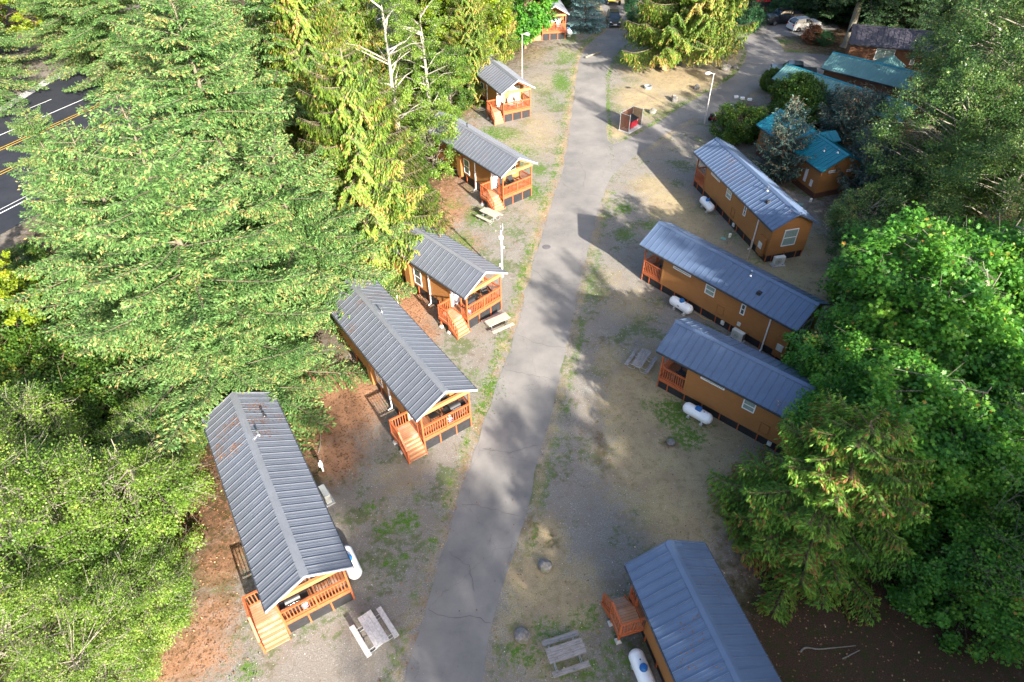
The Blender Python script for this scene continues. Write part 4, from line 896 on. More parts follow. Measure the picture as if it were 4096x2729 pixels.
adirondack('L5',1.3,.2,1.12,PI,'chairgrey','pale grey chair beside the small table on the upper left porch'); adirondack('L5',1.35,-.75,1.12,PI,'chairgrey','pale grey chair nearest the road on the upper left porch'); side_table('L5',1.0,.95,1.12,'small black table beside the pale grey chairs')
adirondack('L6',1.3,-.9,1.12,PI,'chairgrey','pale chair on the top cabin porch beside the white tank')
adirondack('R3',1.5,-.7,.9,PI,'black','dark chair in the shaded porch of the cabin under the maple'); adirondack('R2',1.5,-.3,.9,PI,'black','dark chair in the shaded porch of the middle right cabin')

# ------------------------------------------------------------------ vehicles
def vehicle(name,loc,rz,label,cat,paintm,kind):
    o=empty(name,loc,rz,label,cat,'parked vehicles')
    if kind=='suv': L,W_,H=4.6,1.86,1.68; prof=[(-2.3,.45),(-2.28,.98),(-2.05,1.1),(-.95,1.14),(2.0,1.14),(2.22,1.05),(2.3,.5)]; roof=[(-1.05,1.12),(-.35,1.62),(.3,H),(1.5,H-.03),(2.05,1.4),(2.15,1.12)]
    else: L,W_,H=5.6,2.0,1.9; prof=[(-2.8,.5),(-2.78,1.1),(-2.6,1.22),(-1.3,1.28),(2.75,1.26),(2.8,.6)]; roof=[(-1.35,1.25),(-.75,1.8),(-.3,H),(.75,H),(1.0,1.8),(1.12,1.25)]
    hw=W_/2
    # body loft: side profile with tumblehome
    def loft(prof,z0,hw0,hw1,mat,nm,par,bev=.05):
        mb=MB(); n_=len(prof)
        secs=[]
        for (x,z) in prof:
            secs.append([(x,-hw0,z0),(x,-hw0,min(z0+.35,z)),(x,-hw1,z),(x,hw1,z),(x,hw0,min(z0+.35,z)),(x,hw0,z0)])
        for a,b in zip(secs[:-1],secs[1:]):
            for i in range(6): j=(i+1)%6; mb.quad(a[i],b[i],b[j],a[j])
        mb.poly(secs[0]); mb.poly(secs[-1][::-1]); return mb.build(nm,M[mat],par)
    body=loft(prof,.32,hw,hw-.1,paintm,'body',o)
    g=MB(); secs=[[(x,-(hw-.12),1.05),(x,-(hw-.28),z),(x,hw-.28,z),(x,hw-.12,1.05)] for x,z in roof]
    for a,b in zip(secs[:-1],secs[1:]):
        for i in range(3): g.quad(a[i],b[i],b[i+1],a[i+1])
    g.poly(secs[0]);g.poly(secs[-1][::-1]); g.build('window',M['carglass'],body)
    rp=MB(); z=H; xs_=[p for p in roof if p[1]>H-.12]; rp.box(xs_[0][0]+.03,xs_[-1][0]-.02,-(hw-.3),hw-.3,H-.05,H+.02)
    for s in (1,-1):
        for (a,b) in zip(roof[:-1],roof[1:]): rp.beam((a[0],s*(hw-.12-.16*(a[1]-1.05)/(H-1.05)),a[1]),(b[0],s*(hw-.12-.16*(b[1]-1.05)/(H-1.05)),b[1]),.07,.06)
        rp.beam((.4,s*(hw-.13),1.1),(.4,s*(hw-.27),H-.03),.09,.03)
    rp.build('roof',M[paintm],body)
    for x in (-L*.31,L*.30):
        for s in (1,-1):
            t=MB(); t.cyl((x,s*(hw-.22),.36),(x,s*(hw+.01),.36),.36,20); wl=t.build('wheel',M['rubber'],o); r_=MB(); r_.cyl((x,s*(hw),.36),(x,s*(hw+.025),.36),.23,12); r_.build('rim',M['chrome'],wl)
    f=MB(); f.box(-L/2-.03,-L/2+.02,-.45,.45,.62,.92); f.build('grille',M['black'],o)
    f=MB(); f.box(-L/2-.045,-L/2-.02,-.5,.5,.74,.78); f.box(-L/2-.045,-L/2-.02,-.6,.6,.93,.96); f.box(-L/2-.05,-L/2-.02,-.7,.7,.42,.48); f.build('chrome_trim',M['chrome'],o)
    f=MB(); f.box(-L/2-.055,-L/2-.03,-.26,.26,.5,.62); f.build('licence_plate',M['white'],o)
    for s in (1,-1):
        f=MB(); f.box(-L/2-.04,-L/2+.12,min(s*.52,s*.82),max(s*.52,s*.82),.82,.96); f.build('headlight',M['lens'],o)
        f=MB(); f.box(L/2-.12,L/2+.02,min(s*.6,s*.86),max(s*.6,s*.86),.85,1.05); f.build('tail_light',M['tail'],o)
        f=MB(); f.box(-L*.2,-L*.16,min(s*(hw-.1),s*(hw+.16)),max(s*(hw-.1),s*(hw+.16)),1.12,1.26); f.build('mirror',M[paintm],o)
    if kind=='pickup':
        f=MB(); f.box(1.25,2.72,-(hw-.2),hw-.2,1.262,1.29); f.build('bed_cover',M['black'],o)
    return o
vehicle('parked_suv',Vector((16.4,106.6,0)),R(88),'black suv facing the camera on the shaded drive at the top','suv','car_navy','suv')
vehicle('parked_pickup',Vector((41.8,105.6,0)),R(12),'black pickup with chrome front, parked beside the white suv','pickup','car_black','pickup')
vehicle('parked_suv',Vector((43.9,102.4,0)),R(195),'white suv seen from behind beside the black pickup','suv','car_white','suv')
vehicle('parked_pickup',Vector((36.2,83.9,0)),R(-18),'black pickup parked behind the pale teal roof by the loop road','pickup','car_black','pickup')
vehicle('parked_suv',Vector((24.2,112.6,0)),R(90),'dark suv cut by the top edge right of the black suv','suv','car_navy','suv')
# yellow machine and trailer rack at the top edge
o=empty('yellow_truck',Vector((17.6,117.6,0)),R(90),'yellow utility truck with a white front rack at the top edge','truck')
b=MB(); b.box(-2.4,2.6,-1.05,1.05,.8,2.2); b.build('body',M['yellow'],o,bevel=.06); b=MB(); b.box(-2.2,-1.0,-.95,.95,2.2,2.7); b.build('cab',M['yellow'],o,bevel=.06)
b=MB(); b.box(-2.44,-2.38,-.8,.8,1.7,2.1); b.build('windscreen',M['carglass'],o)
b=MB(); b.box(-2.75,-2.45,-1.15,1.15,1.35,1.5); b.build('rack',M['white'],o)
for x in (-1.5,1.6):
    for s in (1,-1): b=MB(); b.cyl((x,s*.85,.5),(x,s*1.1,.5),.5,16); b.build('wheel',M['rubber'],o)
# small riding mower by the lamp
p=Vector((23.5,71.6,0)); o=empty('riding_mower',p,R(200),'red and white riding mower partly hidden beside the lamp post bush','mower')
b=MB(); b.box(-.5,.5,-.3,.3,.3,.62); b.build('body',M['red'],o,bevel=.06); b=MB(); b.box(-.45,.25,-.36,.36,.64,.72); b.build('hood',M['white'],o,bevel=.03)
b=MB(); b.box(.3,.65,-.22,.22,.6,.95); b.build('seat',M['black'],o,bevel=.04)
for x,r_ in ((-.45,.18),(.42,.26)):
    for s in (1,-1): b=MB(); b.cyl((x,s*.28,r_),(x,s*.42,r_),r_,14); b.build('wheel',M['rubber'],o)

# ------------------------------------------------------------------ trees
def norm(a): return a/np.maximum(np.linalg.norm(a,axis=-1,keepdims=True),1e-9)
def leaves(pos,d,nrm,size,width,tpl):
    """pos,d,nrm (N,3); tpl (k,3): along, across, up -> (N*k,3)"""
    d=norm(d); s=norm(np.cross(nrm,d)); u=np.cross(d,s)
    t=np.asarray(tpl,float)
    return (pos[:,None,:]+d[:,None,:]*(t[None,:,0]*1.0)[...,None]*size[:,None,None]+s[:,None,:]*(t[None,:,1])[...,None]*width[:,None,None]+u[:,None,:]*(t[None,:,2])[...,None]*size[:,None,None]).reshape(-1,3)
DIA=[(0,0,0),(.45,.5,.05),(1,0,-.08),(.45,-.5,.05)]
STAR=[(0,0,0),(.1,.42,0),(.42,.30,.04),(.62,.62,-.03),(.66,.2,.05),(1,0,-.12),(.66,-.2,.05),(.62,-.62,-.03),(.42,-.30,.04),(.1,-.42,0)]
def sticks(A,B,ra,rb):
    """3-sided tapered sticks A->B (N,3): returns quads (N*3*4,3)"""
    d=norm(B-A); up=np.where(np.abs(d[:,2:3])>.9,np.array([[1.,0,0]]),np.array([[0,0,1.]])); s=norm(np.cross(d,up)); u=np.cross(d,s); out=[]
    for k in range(3):
        a0,a1=2*math.pi*k/3,2*math.pi*(k+1)/3
        e=lambda a:s*math.cos(a)+u*math.sin(a)
        out.append(np.stack([A+e(a0)*ra[:,None],A+e(a1)*ra[:,None],B+e(a1)*rb[:,None],B+e(a0)*rb[:,None]],1))
    return np.concatenate(out).reshape(-1,3)
def trunk_mesh(par,H,r,mat,lean=(0,0),seed=0,flare=1.6,top=.03):
    rng=random.Random(seed); b=MB(); n_=10; pts=[];rs=[]
    for i in range(n_+1):
        t=i/n_; pts.append((lean[0]*t+rng.uniform(-.06,.06)*(0<i<n_),lean[1]*t+rng.uniform(-.06,.06)*(0<i<n_),H*t)); rs.append(max(r*(1-t)**.85,top)*(flare if i==0 else 1))
    pts.insert(1,(lean[0]*.02,lean[1]*.02,.35)); rs.insert(1,r*1.12)
    b.tube(pts,rs,12); return b.build('trunk',M[mat],par,smooth=True)
def conifer(par,seed,H,Rm,z0,mat,bark,droop=.25,hang=.0,upt=.15,e_top=35,e_bot=-8,tuft=.27,tw=.085,dens=1.,shape=.85,bare=.0,trunk_r=None,dead=.03,tilt=(0,0),sub=.22,sec=.38,gap=.0,whorl=.5,rough=.14):
    rng=np.random.default_rng(seed)
    trunk_mesh(par,H,trunk_r or H*.017,bark,tilt,seed)
    Pq=[];D=[];Nn=[];T=[];WA=[];WB_=[];WR=[]
    z=z0; br=[]
    while z<H-.15:
        t=(z-z0)/(H-z0); L=Rm*(1-t)**shape+.25; nb=int(rng.integers(5,8)) if t<.85 else 4
        a0=rng.uniform(0,6.28)
        for k in range(nb):
            if rng.random()<gap: continue
            a=a0+6.283*k/nb+rng.normal(0,.22); l=L*np.clip(rng.normal(.95,rough),.4,1.35)*(1 if rng.random()>.12 else .6)
            br.append((z+rng.normal(0,.12),a,l,math.radians(e_bot+(e_top-e_bot)*t+rng.normal(0,5)),t))
        z+=whorl*rng.uniform(.8,1.2)*(1 if t<.7 else .75)
    for (zb,a,l,e,t) in br:
        dx,dy=math.cos(a),math.sin(a); side=np.array([-dy,dx,0]); out=np.array([dx,dy,0]); base=np.array([tilt[0]*zb/H,tilt[1]*zb/H,zb])
        def bp(s): 
            s=np.asarray(s)[...,None]; return base+out*(math.cos(e)*l*s)+np.array([0,0,1.])*(math.sin(e)*l*s-droop*l*s**2+upt*l*s**4)
        ss=np.linspace(0,1,6); q=bp(ss); WA.append(q[:-1]);WB_.append(q[1:]); WR.append(np.stack([.006+.008*l*(1-ss[:-1])**1.5,.005+.008*l*(1-ss[1:])**1.5],1))
        dead_b=rng.random()<dead; bt=rng.normal(0,.13)
        s0=min(.25,max(.06,.25/l))
        m=max(3,int((1-s0)*l/sub*dens)); sv=s0+(1-s0)*(np.arange(m)+rng.random(m))/m
        for sd in (1,-1):
            b0=bp(sv); ls=(sec*l*(1-sv)**.75*np.sin(np.clip((sv-s0*.3)*3.5,0.25,1.57))+.22)*rng.uniform(.7,1.2,m)
            ls=np.minimum(ls,1.7)
            an=rng.uniform(.7,1.05,m); dr=out[None]*np.cos(an)[:,None]+side[None]*sd*np.sin(an)[:,None]; dr[:,2]-=.12+hang*.9+rng.normal(0,.08,m)
            dr=norm(dr); nt_=np.maximum(1,(ls/.17).astype(int)); idx=np.repeat(np.arange(m),nt_); cum=np.arange(len(idx))-np.repeat(np.cumsum(nt_)-nt_,nt_)
            fr=(cum+.6)/np.repeat(nt_,nt_)
            pp=b0[idx]+dr[idx]*(ls[idx]*fr)[:,None]; pp[:,2]-=hang*.5*(ls[idx]*fr)**2*1.2
            WA.append(b0);WB_.append(b0+dr*(ls*.8)[:,None]);WR.append(np.stack([np.full(m,.006),np.full(m,.003)],1))
            if dead_b: 
                keep=rng.random(len(idx))<.25; pp=pp[keep]; idx=idx[keep]; fr=fr[keep]
            if bare>0:
                keep=rng.random(len(idx))>bare*(1-sv[idx]); pp=pp[keep]; idx=idx[keep]; fr=fr[keep]
            tn=.35+.3*fr+.25*sv[idx]
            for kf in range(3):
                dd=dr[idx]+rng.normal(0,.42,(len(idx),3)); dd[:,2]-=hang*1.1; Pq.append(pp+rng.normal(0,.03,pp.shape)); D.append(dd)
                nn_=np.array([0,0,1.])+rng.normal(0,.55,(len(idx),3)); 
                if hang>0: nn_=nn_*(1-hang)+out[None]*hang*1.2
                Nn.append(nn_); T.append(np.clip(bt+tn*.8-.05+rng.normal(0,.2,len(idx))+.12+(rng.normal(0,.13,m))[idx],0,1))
    # leader
    P_=np.concatenate(Pq);D_=np.concatenate(D);N_=np.concatenate(Nn);T_=np.concatenate(T)
    rs=rng.uniform(.75,1.3,len(P_))
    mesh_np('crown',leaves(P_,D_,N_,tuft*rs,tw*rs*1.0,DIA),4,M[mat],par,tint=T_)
    A=np.concatenate(WA);B=np.concatenate(WB_);Wr=np.concatenate(WR); mesh_np('branches',sticks(A,B,Wr[:,0],Wr[:,1]),4,M[bark],par)
def broadleaf(par,seed,H,Rm,mat,bark,z0=.25,leaf=.16,lw=.13,nclu=260,per=120,clr=.55,tpl=DIA,stems=1,trunk_r=None,lump=.3,fill=.55,droopl=.25,twigs=2,twr=.014,tilt=(0,0),flat=.75,hz=.5,clear=0):
    rng=np.random.default_rng(seed); r=trunk_r or H*.016
    cz=H*(z0+(1-z0)*.5); rz_=H*(1-z0)*.52
    if stems==1: trunk_mesh(par,H*.86,r,bark,(tilt[0],tilt[1]),seed,1.4)
    else:
        b=MB()
        for k in range(stems):
            a=6.28*k/stems+rng.uniform(-.4,.4); ln=Rm*rng.uniform(.25,.5)
            pts=[(math.cos(a)*.15,math.sin(a)*.15,0),(math.cos(a)*ln*.3,math.sin(a)*ln*.3,H*.3),(math.cos(a)*ln*.8,math.sin(a)*ln*.8,H*.6),(math.cos(a)*ln,math.sin(a)*ln,H*.88)]
            b.tube(pts,[r*.7,r*.55,r*.35,r*.12],7)
        b.build('trunk',M[bark],par,smooth=True)
    lm=norm(rng.normal(0,1,(14,3))); la=rng.uniform(-lump,lump,14)
    def lumpf(u):
        k=np.ones(len(u))
        for i in range(14): k+=la[i]*np.clip((u@lm[i]-.45)/.55,0,1)
        return k
    u=norm(rng.normal(0,1,(nclu,3))); rad=fill+(1-fill)*rng.random(nclu)**.45; k=lumpf(u)
    C_=u*(rad*k)[:,None]*np.array([Rm,Rm,rz_]); C_[:,2]+=cz; 
    if clear:
        fm=(C_[:,1]<clear)&(np.abs(C_[:,0])<1.5); C_[fm,1]=np.abs(C_[fm,1])+.6
    C_[:,0]+=tilt[0]*C_[:,2]/H; C_[:,1]+=tilt[1]*C_[:,2]/H; C_[:,2]=np.maximum(C_[:,2],.25)
    # limbs: each cluster is fed from a point on the trunk axis lower down
    zs=np.clip(C_[:,2]-rng.uniform(.15,.45,nclu)*np.hypot(C_[:,0],C_[:,1])-.2,H*z0*.5,H*.84)
    base=np.stack([tilt[0]*zs/H,tilt[1]*zs/H,zs],1); mid=base*.45+C_*.55; mid[:,2]+=.1*Rm*rng.uniform(.2,1,nclu); mid+=rng.normal(0,.12*Rm*.3,mid.shape)
    big=rng.random(nclu)<hz
    A=[base[big],mid[big]];B=[mid[big],C_[big]]; nb_=big.sum(); Wr=[np.stack([np.full(nb_,r*.30),np.full(nb_,r*.14)],1),np.stack([np.full(nb_,r*.14),np.full(nb_,.008)],1)]
    for _ in range(twigs):
        e=C_+rng.normal(0,clr*.8,C_.shape); A.append(mid*.3+C_*.7);B.append(e);Wr.append(np.stack([np.full(nclu,twr),np.full(nclu,.004)],1))
    Wr=np.concatenate(Wr); mesh_np('branches',sticks(np.concatenate(A),np.concatenate(B),Wr[:,0],Wr[:,1]),4,M[bark],par)
    cr_=clr*rng.uniform(.6,1.3,nclu); n_=(per*rng.uniform(.6,1.3,nclu)).astype(int); idx=np.repeat(np.arange(nclu),n_)
    g_=rng.normal(0,.5,(len(idx),3)); g_/=np.maximum(1,np.linalg.norm(g_,axis=1,keepdims=True)/1.15)
    P_=C_[idx]+g_*cr_[idx][:,None]*np.array([1,1,flat]); P_[:,2]=np.maximum(P_[:,2],.05)
    outd=norm(P_-np.array([0,0,cz])); D_=outd+rng.normal(0,.6,P_.shape); D_[:,2]-=droopl+rng.random(len(P_))*droopl
    N_=np.array([0,0,1.])+outd*.5+rng.normal(0,.45,P_.shape)
    T_=np.clip(.42+rng.normal(0,.17,len(P_))+(rng.normal(0,.12,nclu))[idx],0,1); s=rng.uniform(.65,1.3,len(P_))
    mesh_np('crown',leaves(P_,D_,N_,leaf*s,lw*s,tpl),len(tpl),M[mat],par,tint=T_)
def root(name,p,label,cat,group,rz=0,s=1): 
    o=empty(name,(p[0],p[1],0),rz,label,cat,group); o.scale=(s,s,s); return o
def again(src,p,label,rz,s=1,sz=None):
    c=copy_tree(src); c.location=(p[0],p[1],0); c.rotation_euler=(0,0,rz); c.scale=(s,s,sz or s); c['label']=label; return c
G_F='large conifers left of the cabins'; G_R='trees on the right side'; G_S='shrubs around the cabins'; G_O='trees beyond the frame edge'; G_A='alders in the lower left thicket'
# firs left
f1=root('fir_tree',(-18.9,31.6),'tall blue-green fir whose lowest boughs hang over the far end of the nearest left roof','tree',G_F,rz=.6); conifer(f1,1,20,7.7,1.4,'fir','bark_grey',droop=.22,upt=.16,e_bot=-2,shape=.62,whorl=.6,tuft=.22,tw=.085,dead=.045,rough=.3,sub=.17)
f2=root('fir_tree',(-26.3,37.8),'broad blue-green fir reaching out towards the highway at the left edge','tree',G_F); conifer(f2,2,15.5,7.4,2.0,'fir','bark_grey',droop=.22,upt=.15,e_bot=0,shape=.6,whorl=.6,tuft=.22,tw=.085,dead=.045,rough=.3,sub=.17)
f3=root('fir_tree',(-20.5,44),'blue-green fir in the middle of the conifer mass beside the golden cedar','tree',G_F); conifer(f3,3,22,7.6,2.5,'fir','bark_grey',droop=.25,upt=.14,e_bot=-5,shape=.62,whorl=.6,tuft=.22,tw=.085,dead=.045,rough=.3,sub=.17)
again(f2,(-14.9,38.5),'fir whose boughs reach the golden cedar and the second left roof',1.9,.9)
again(f2,(-17.7,28.9),'small fir nearest the far end of the nearest left roof',4.6,.62)
again(f1,(-24.5,52.5),'fir above the centre of the conifer mass with highway showing on its left',2.1,1.05)
again(f2,(-31,66),'fir at the upper left above the visible highway lanes',4.0,1.0)
again(f3,(-37.5,50.0),'slim fir at the near highway shoulder partly screening the lanes',2.4,.5,.55)
again(f3,(-20,60),'tall fir near the top edge left of the drooping cedar',1.2,1.08)
again(f1,(-36,78),'fir at the top edge with its boughs over the sidewalk',3.3,1.0)
again(f2,(-24,76),'fir at the top edge behind the tall fir',.7,1.0)
again(f3,(-47,84),'fir near the top left corner beyond the highway',5.2,.95)
again(f1,(-60,98),'distant fir in the top left corner by the yellow-green tree',.4,.9)
for (x_,y_,s_,r_,l_) in ((-64,80,.9,1.,'fir across the highway at the left edge near the top'),(-74,94,1.,2.4,'fir across the highway in the upper left corner'),(-56,92,.85,3.8,'fir across the highway left of the tall ones'),(-70,70,.8,5.,'fir across the highway cut by the left edge')):
    again(f3,(x_,y_),l_,r_,s_)
# cedars left
c1=root('cedar_tree',(-11.0,45.2),'golden drooping cedar right of the blue-green firs, orange tinged','tree',G_F); conifer(c1,11,17.5,6.0,1.2,'cedar','bark_red',droop=.35,hang=.6,upt=.3,e_top=25,e_bot=8,tuft=.27,tw=.085,whorl=.40,sub=.135,sec=.42,shape=.5)
c2=root('cedar_tree',(-17.0,58.5),'drooping yellow-green cedar above the golden cedar','tree',G_F); conifer(c2,12,20,5.4,2,'cedar','bark_red',droop=.35,hang=.6,upt=.3,e_top=25,e_bot=5,tuft=.27,tw=.085,whorl=.40,sub=.135,sec=.42,shape=.5,dead=.08)
again(c1,(-8.6,87),'yellow-green cedar at the top edge behind the roof with pale chairs',2.0,.95)
again(c2,(-15.5,70),'yellow-green cedar at the top edge left of the white-trunked alder',2.6,.9)
again(c2,(-2.2,93),'drooping cedar between the two maples at the top edge',.9,.8)
again(c1,(-4.5,80.5),'leafy cedar just behind the ridge of the roof with pale chairs',4.4,.7)
# alder with white trunk
al=root('alder_tree',(-11.39,65.2),'pale alder with a bare white trunk and thin yellowish crown','tree',G_F); broadleaf(al,21,17,4.6,'alder','bark_white',z0=.1,leaf=.14,lw=.12,nclu=190,per=120,clr=.5,trunk_r=.33,fill=.6,twigs=3,twr=.008,hz=.13,clear=.6)
al2=again(al,(-8.6,70.5),'second pale alder right behind the white-trunked one',2.0,.85)
ma=root('maple_tree',(-5.8,84.5),'yellow-green maple at the top beside the upper left roof','tree',G_F); broadleaf(ma,22,12,4.2,'maple_yellow','bark',z0=.1,leaf=.30,lw=.30,nclu=200,per=110,clr=.65,tpl=DIA)
ma2=root('maple_tree',(2.6,96.5),'green maple overhanging the porch of the top cabin','tree',G_F); broadleaf(ma2,23,12,4.4,'maple','bark',z0=.08,leaf=.32,lw=.32,nclu=230,per=110,clr=.7)
# shrubs
sh=root('shrub',at(1000,335),'leafy green bush right of the white-trunked alder','shrub',G_S); broadleaf(sh,31,4.5,2.6,'alder','bark_pale',z0=.02,leaf=.13,lw=.11,nclu=150,per=130,clr=.45,stems=5,twigs=3)
sh2=root('shrub',at(1035,250),'dark green bush against the far side wall of the cabin with pale chairs','shrub',G_S); broadleaf(sh2,32,6.5,2.6,'shrub','bark_pale',z0=.02,leaf=.15,lw=.13,nclu=170,per=120,clr=.5,stems=4)
again(sh,at(1000,395),'thin straggly bush over the roof of the cabin behind the alder',1.0,1.15); again(sh2,at(960,440),'low bush at the edge of the leaf-covered slope below the alder',3,.55)
again(sh2,at(1010,210),'bush beyond the roof end of the cabin with pale chairs',5,1.0); again(sh2,at(985,490),'small dark conifer-like bush beside the third left roof',2.4,.42)
again(sh,at(850,430),'bush under the golden cedar edge',3.7,1.0)
su=root('shrub',at(1688,322),'rounded deep green bush with yellow tips above the right-hand cabin roof','shrub',G_S); broadleaf(su,33,3.6,2.7,'shrub','bark',z0=.0,leaf=.16,lw=.13,nclu=190,per=130,clr=.45,stems=4)
sy=root('shrub_tree',at(1822,275),'large yellow-green rounded tree in front of the pale teal roof','tree',G_R); broadleaf(sy,34,4.8,3.7,'shrub','bark',z0=.02,leaf=.19,lw=.17,nclu=300,per=130,clr=.55,stems=3)
again(su,at(1762,210),'small sparse bush on the dark bed beside the loop road',1.3,.4,.7)
jn=root('juniper_shrub',at(1722,68),'deep green juniper in front of the red-trimmed lodge','shrub',G_S); broadleaf(jn,35,3.6,2.6,'juniper','bark',z0=.0,leaf=.2,lw=.08,nclu=140,per=110,clr=.5,stems=3)
again(jn,at(1790,38),'round green bush by the lodge steps at the top',2,.7); again(jn,at(1478,60),'dark spreading bush beside the main road at the top',.6,.9,.6); again(jn,at(1455,30),'dark bush at the top edge right of the black suv',3.6,.8)
rb=root('shrub',at(1860,98),'rust brown dead bush beside the white suv','shrub',G_S); broadleaf(rb,36,2.4,1.3,'rust','bark',z0=0,leaf=.16,lw=.12,nclu=70,per=90,clr=.35,stems=3)
again(jn,at(1888,102),'bright green bush right of the rust brown dead bush',1.7,.52)
# blue spruces and pines
bs=root('spruce_tree',at(1343,68),'silvery blue spruce with tiered boughs beside the main road at the top','tree',G_S); conifer(bs,41,9,3.0,.3,'spruce_pale','bark',droop=.12,upt=.12,e_top=30,e_bot=2,tuft=.24,tw=.085,whorl=.62,sub=.16,shape=.6,dens=1.1,dead=0)
p1=root('spruce_tree',at(1782,410),'blue-grey spruce between the top right cabin and the teal roof','tree',G_R); conifer(p1,42,7.6,3.3,.4,'pine','bark_red',droop=.1,upt=.2,e_top=50,e_bot=8,tuft=.26,tw=.09,whorl=.5,sub=.2,shape=.62,dead=.02)
again(p1,at(1990,232),'small silvery spruce standing before the dark teal roof',1.0,.52)
p2=root('pine_tree',at(1925,355),'grey-green pine filling the gap between the teal roofs','tree',G_R); conifer(p2,43,6.5,3.5,.5,'pine','bark_red',droop=.05,upt=.25,e_top=55,e_bot=12,tuft=.30,tw=.09,whorl=.5,sub=.24,shape=.5)
again(p2,at(1985,410),'grey-green pine left of the lower teal roof slope',1.9,.8); again(p2,at(1905,300),'grey-green pine over the pale teal roof edge',3.1,.7); again(p2,at(1985,470),'tall grey-green pine right of the teal-roofed cabin wall',4.2,.85,1.0); again(p2,at(1985,315),'grey-green pine covering the lower pale teal roof',5.1,.72)
# cedar on the island
ci=root('cedar_tree',(20.73,88.14),'big solitary cedar with a flared pale trunk on the grassy island','tree',G_S); conifer(ci,51,21,7.4,3.5,'cedar','bark_red',droop=.2,hang=.5,upt=.25,e_top=25,e_bot=3,tuft=.31,tw=.10,whorl=.42,sub=.16,sec=.42,trunk_r=.75,tilt=(7.0,0),shape=.6,dead=.03)
# dark conifers top right
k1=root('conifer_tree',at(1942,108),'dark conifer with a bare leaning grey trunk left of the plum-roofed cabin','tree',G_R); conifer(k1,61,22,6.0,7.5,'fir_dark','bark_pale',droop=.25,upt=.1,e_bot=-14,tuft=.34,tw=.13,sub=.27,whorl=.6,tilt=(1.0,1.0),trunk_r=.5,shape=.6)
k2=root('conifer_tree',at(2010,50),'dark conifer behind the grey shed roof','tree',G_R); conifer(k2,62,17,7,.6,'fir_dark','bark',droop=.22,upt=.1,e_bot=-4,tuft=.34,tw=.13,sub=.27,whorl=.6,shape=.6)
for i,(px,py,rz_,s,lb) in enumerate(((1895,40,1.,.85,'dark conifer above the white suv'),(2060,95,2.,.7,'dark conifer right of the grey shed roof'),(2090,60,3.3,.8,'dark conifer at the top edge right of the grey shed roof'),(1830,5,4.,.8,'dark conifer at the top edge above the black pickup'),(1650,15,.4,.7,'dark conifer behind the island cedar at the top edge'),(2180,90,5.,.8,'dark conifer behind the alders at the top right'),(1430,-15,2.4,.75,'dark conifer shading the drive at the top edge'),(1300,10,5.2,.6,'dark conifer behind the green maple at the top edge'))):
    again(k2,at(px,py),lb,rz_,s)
# alders and maples right
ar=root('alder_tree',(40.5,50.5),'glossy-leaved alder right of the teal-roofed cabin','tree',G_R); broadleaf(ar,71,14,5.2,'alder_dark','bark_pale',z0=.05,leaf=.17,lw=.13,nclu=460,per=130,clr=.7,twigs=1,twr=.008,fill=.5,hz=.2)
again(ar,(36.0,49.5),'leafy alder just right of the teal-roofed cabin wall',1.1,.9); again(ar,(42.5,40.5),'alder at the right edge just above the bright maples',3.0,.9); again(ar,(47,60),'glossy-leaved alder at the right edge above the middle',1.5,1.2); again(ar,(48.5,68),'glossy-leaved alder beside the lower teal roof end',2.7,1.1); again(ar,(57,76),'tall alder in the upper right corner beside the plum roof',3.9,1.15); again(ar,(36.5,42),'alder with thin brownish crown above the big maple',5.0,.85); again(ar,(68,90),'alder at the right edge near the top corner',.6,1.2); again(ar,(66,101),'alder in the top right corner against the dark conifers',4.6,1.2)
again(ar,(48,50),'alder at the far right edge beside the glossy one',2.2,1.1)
b1=root('shrub',at(1962,575),'light-topped bush at the edge of the lawn right of the top right cabin','shrub',G_S); broadleaf(b1,72,5.0,2.5,'alder_dark','bark_pale',z0=.0,leaf=.13,lw=.11,nclu=170,per=120,clr=.45,stems=4)
again(b1,at(1990,640),'bluish bush below the light-topped bush',2,.9); again(b1,at(2040,560),'dark bush behind the light-topped bush near the small tank',3.4,.9); again(b1,at(2010,690),'bush at the lawn corner above the big maple',5,.8); again(b1,at(2070,470),'dark bush right of the small green and white tank',.9,.95)
mr=root('maple_tree',(26.6,28.4),'big bright green maple covering the far end of the lower right cabin','tree',G_R); broadleaf(mr,81,12.5,6.4,'maple','bark_pale',z0=.04,leaf=.23,lw=.23,nclu=540,per=125,clr=.8,tpl=STAR,fill=.5,lump=.55,droopl=.4)
again(mr,(31.5,34.5),'bright green maple at the right edge behind the big maple',2.0,.95); again(mr,(27.5,19.5),'bright green maple above the lower right corner',5.5,.8)
again(mr,(31.5,24.0),'bright green maple at the right edge below the big maple',3.7,1.0)
again(mr,(18.3,22.9),'young green maple hiding the far end wall of the lower right cabin',4.4,.62)
again(mr,(22.5,26.5),'young green maple behind the far end of the lower right cabin',1.4,.7)
cr1=root('cedar_tree',(16.0,19.0),'dense green cedar with rusty sprays above the grey-roofed bottom cabin','tree',G_R); conifer(cr1,91,9.8,5.0,.5,'cedar_dark','bark',droop=.25,hang=.35,upt=.22,e_top=22,e_bot=5,tuft=.24,tw=.075,whorl=.32,sub=.12,sec=.46,shape=.55,dens=1.15,dead=.0)
ba=root('alder_tree',(25.5,17.8),'half-bare alder with pale twigs in the lower right corner','tree',G_R); broadleaf(ba,92,9,4.6,'cedar_dark','bark_pale',z0=.05,leaf=.15,lw=.11,nclu=330,per=55,clr=.7,twigs=4,twr=.012,fill=.4)
again(ba,(24.0,14.0),'half-bare alder touching the bottom edge at the right',2.5,.75); again(ba,(30,19),'half-bare alder at the right edge above the corner',4.1,.9)
again(mr,(23.6,22.0),'bright green maple right of the rusty cedar in the lower right',.9,.85,.8)
again(mr,(24.0,16.6),'low green maple above the bare soil in the lower right corner',2.9,.6,.55)
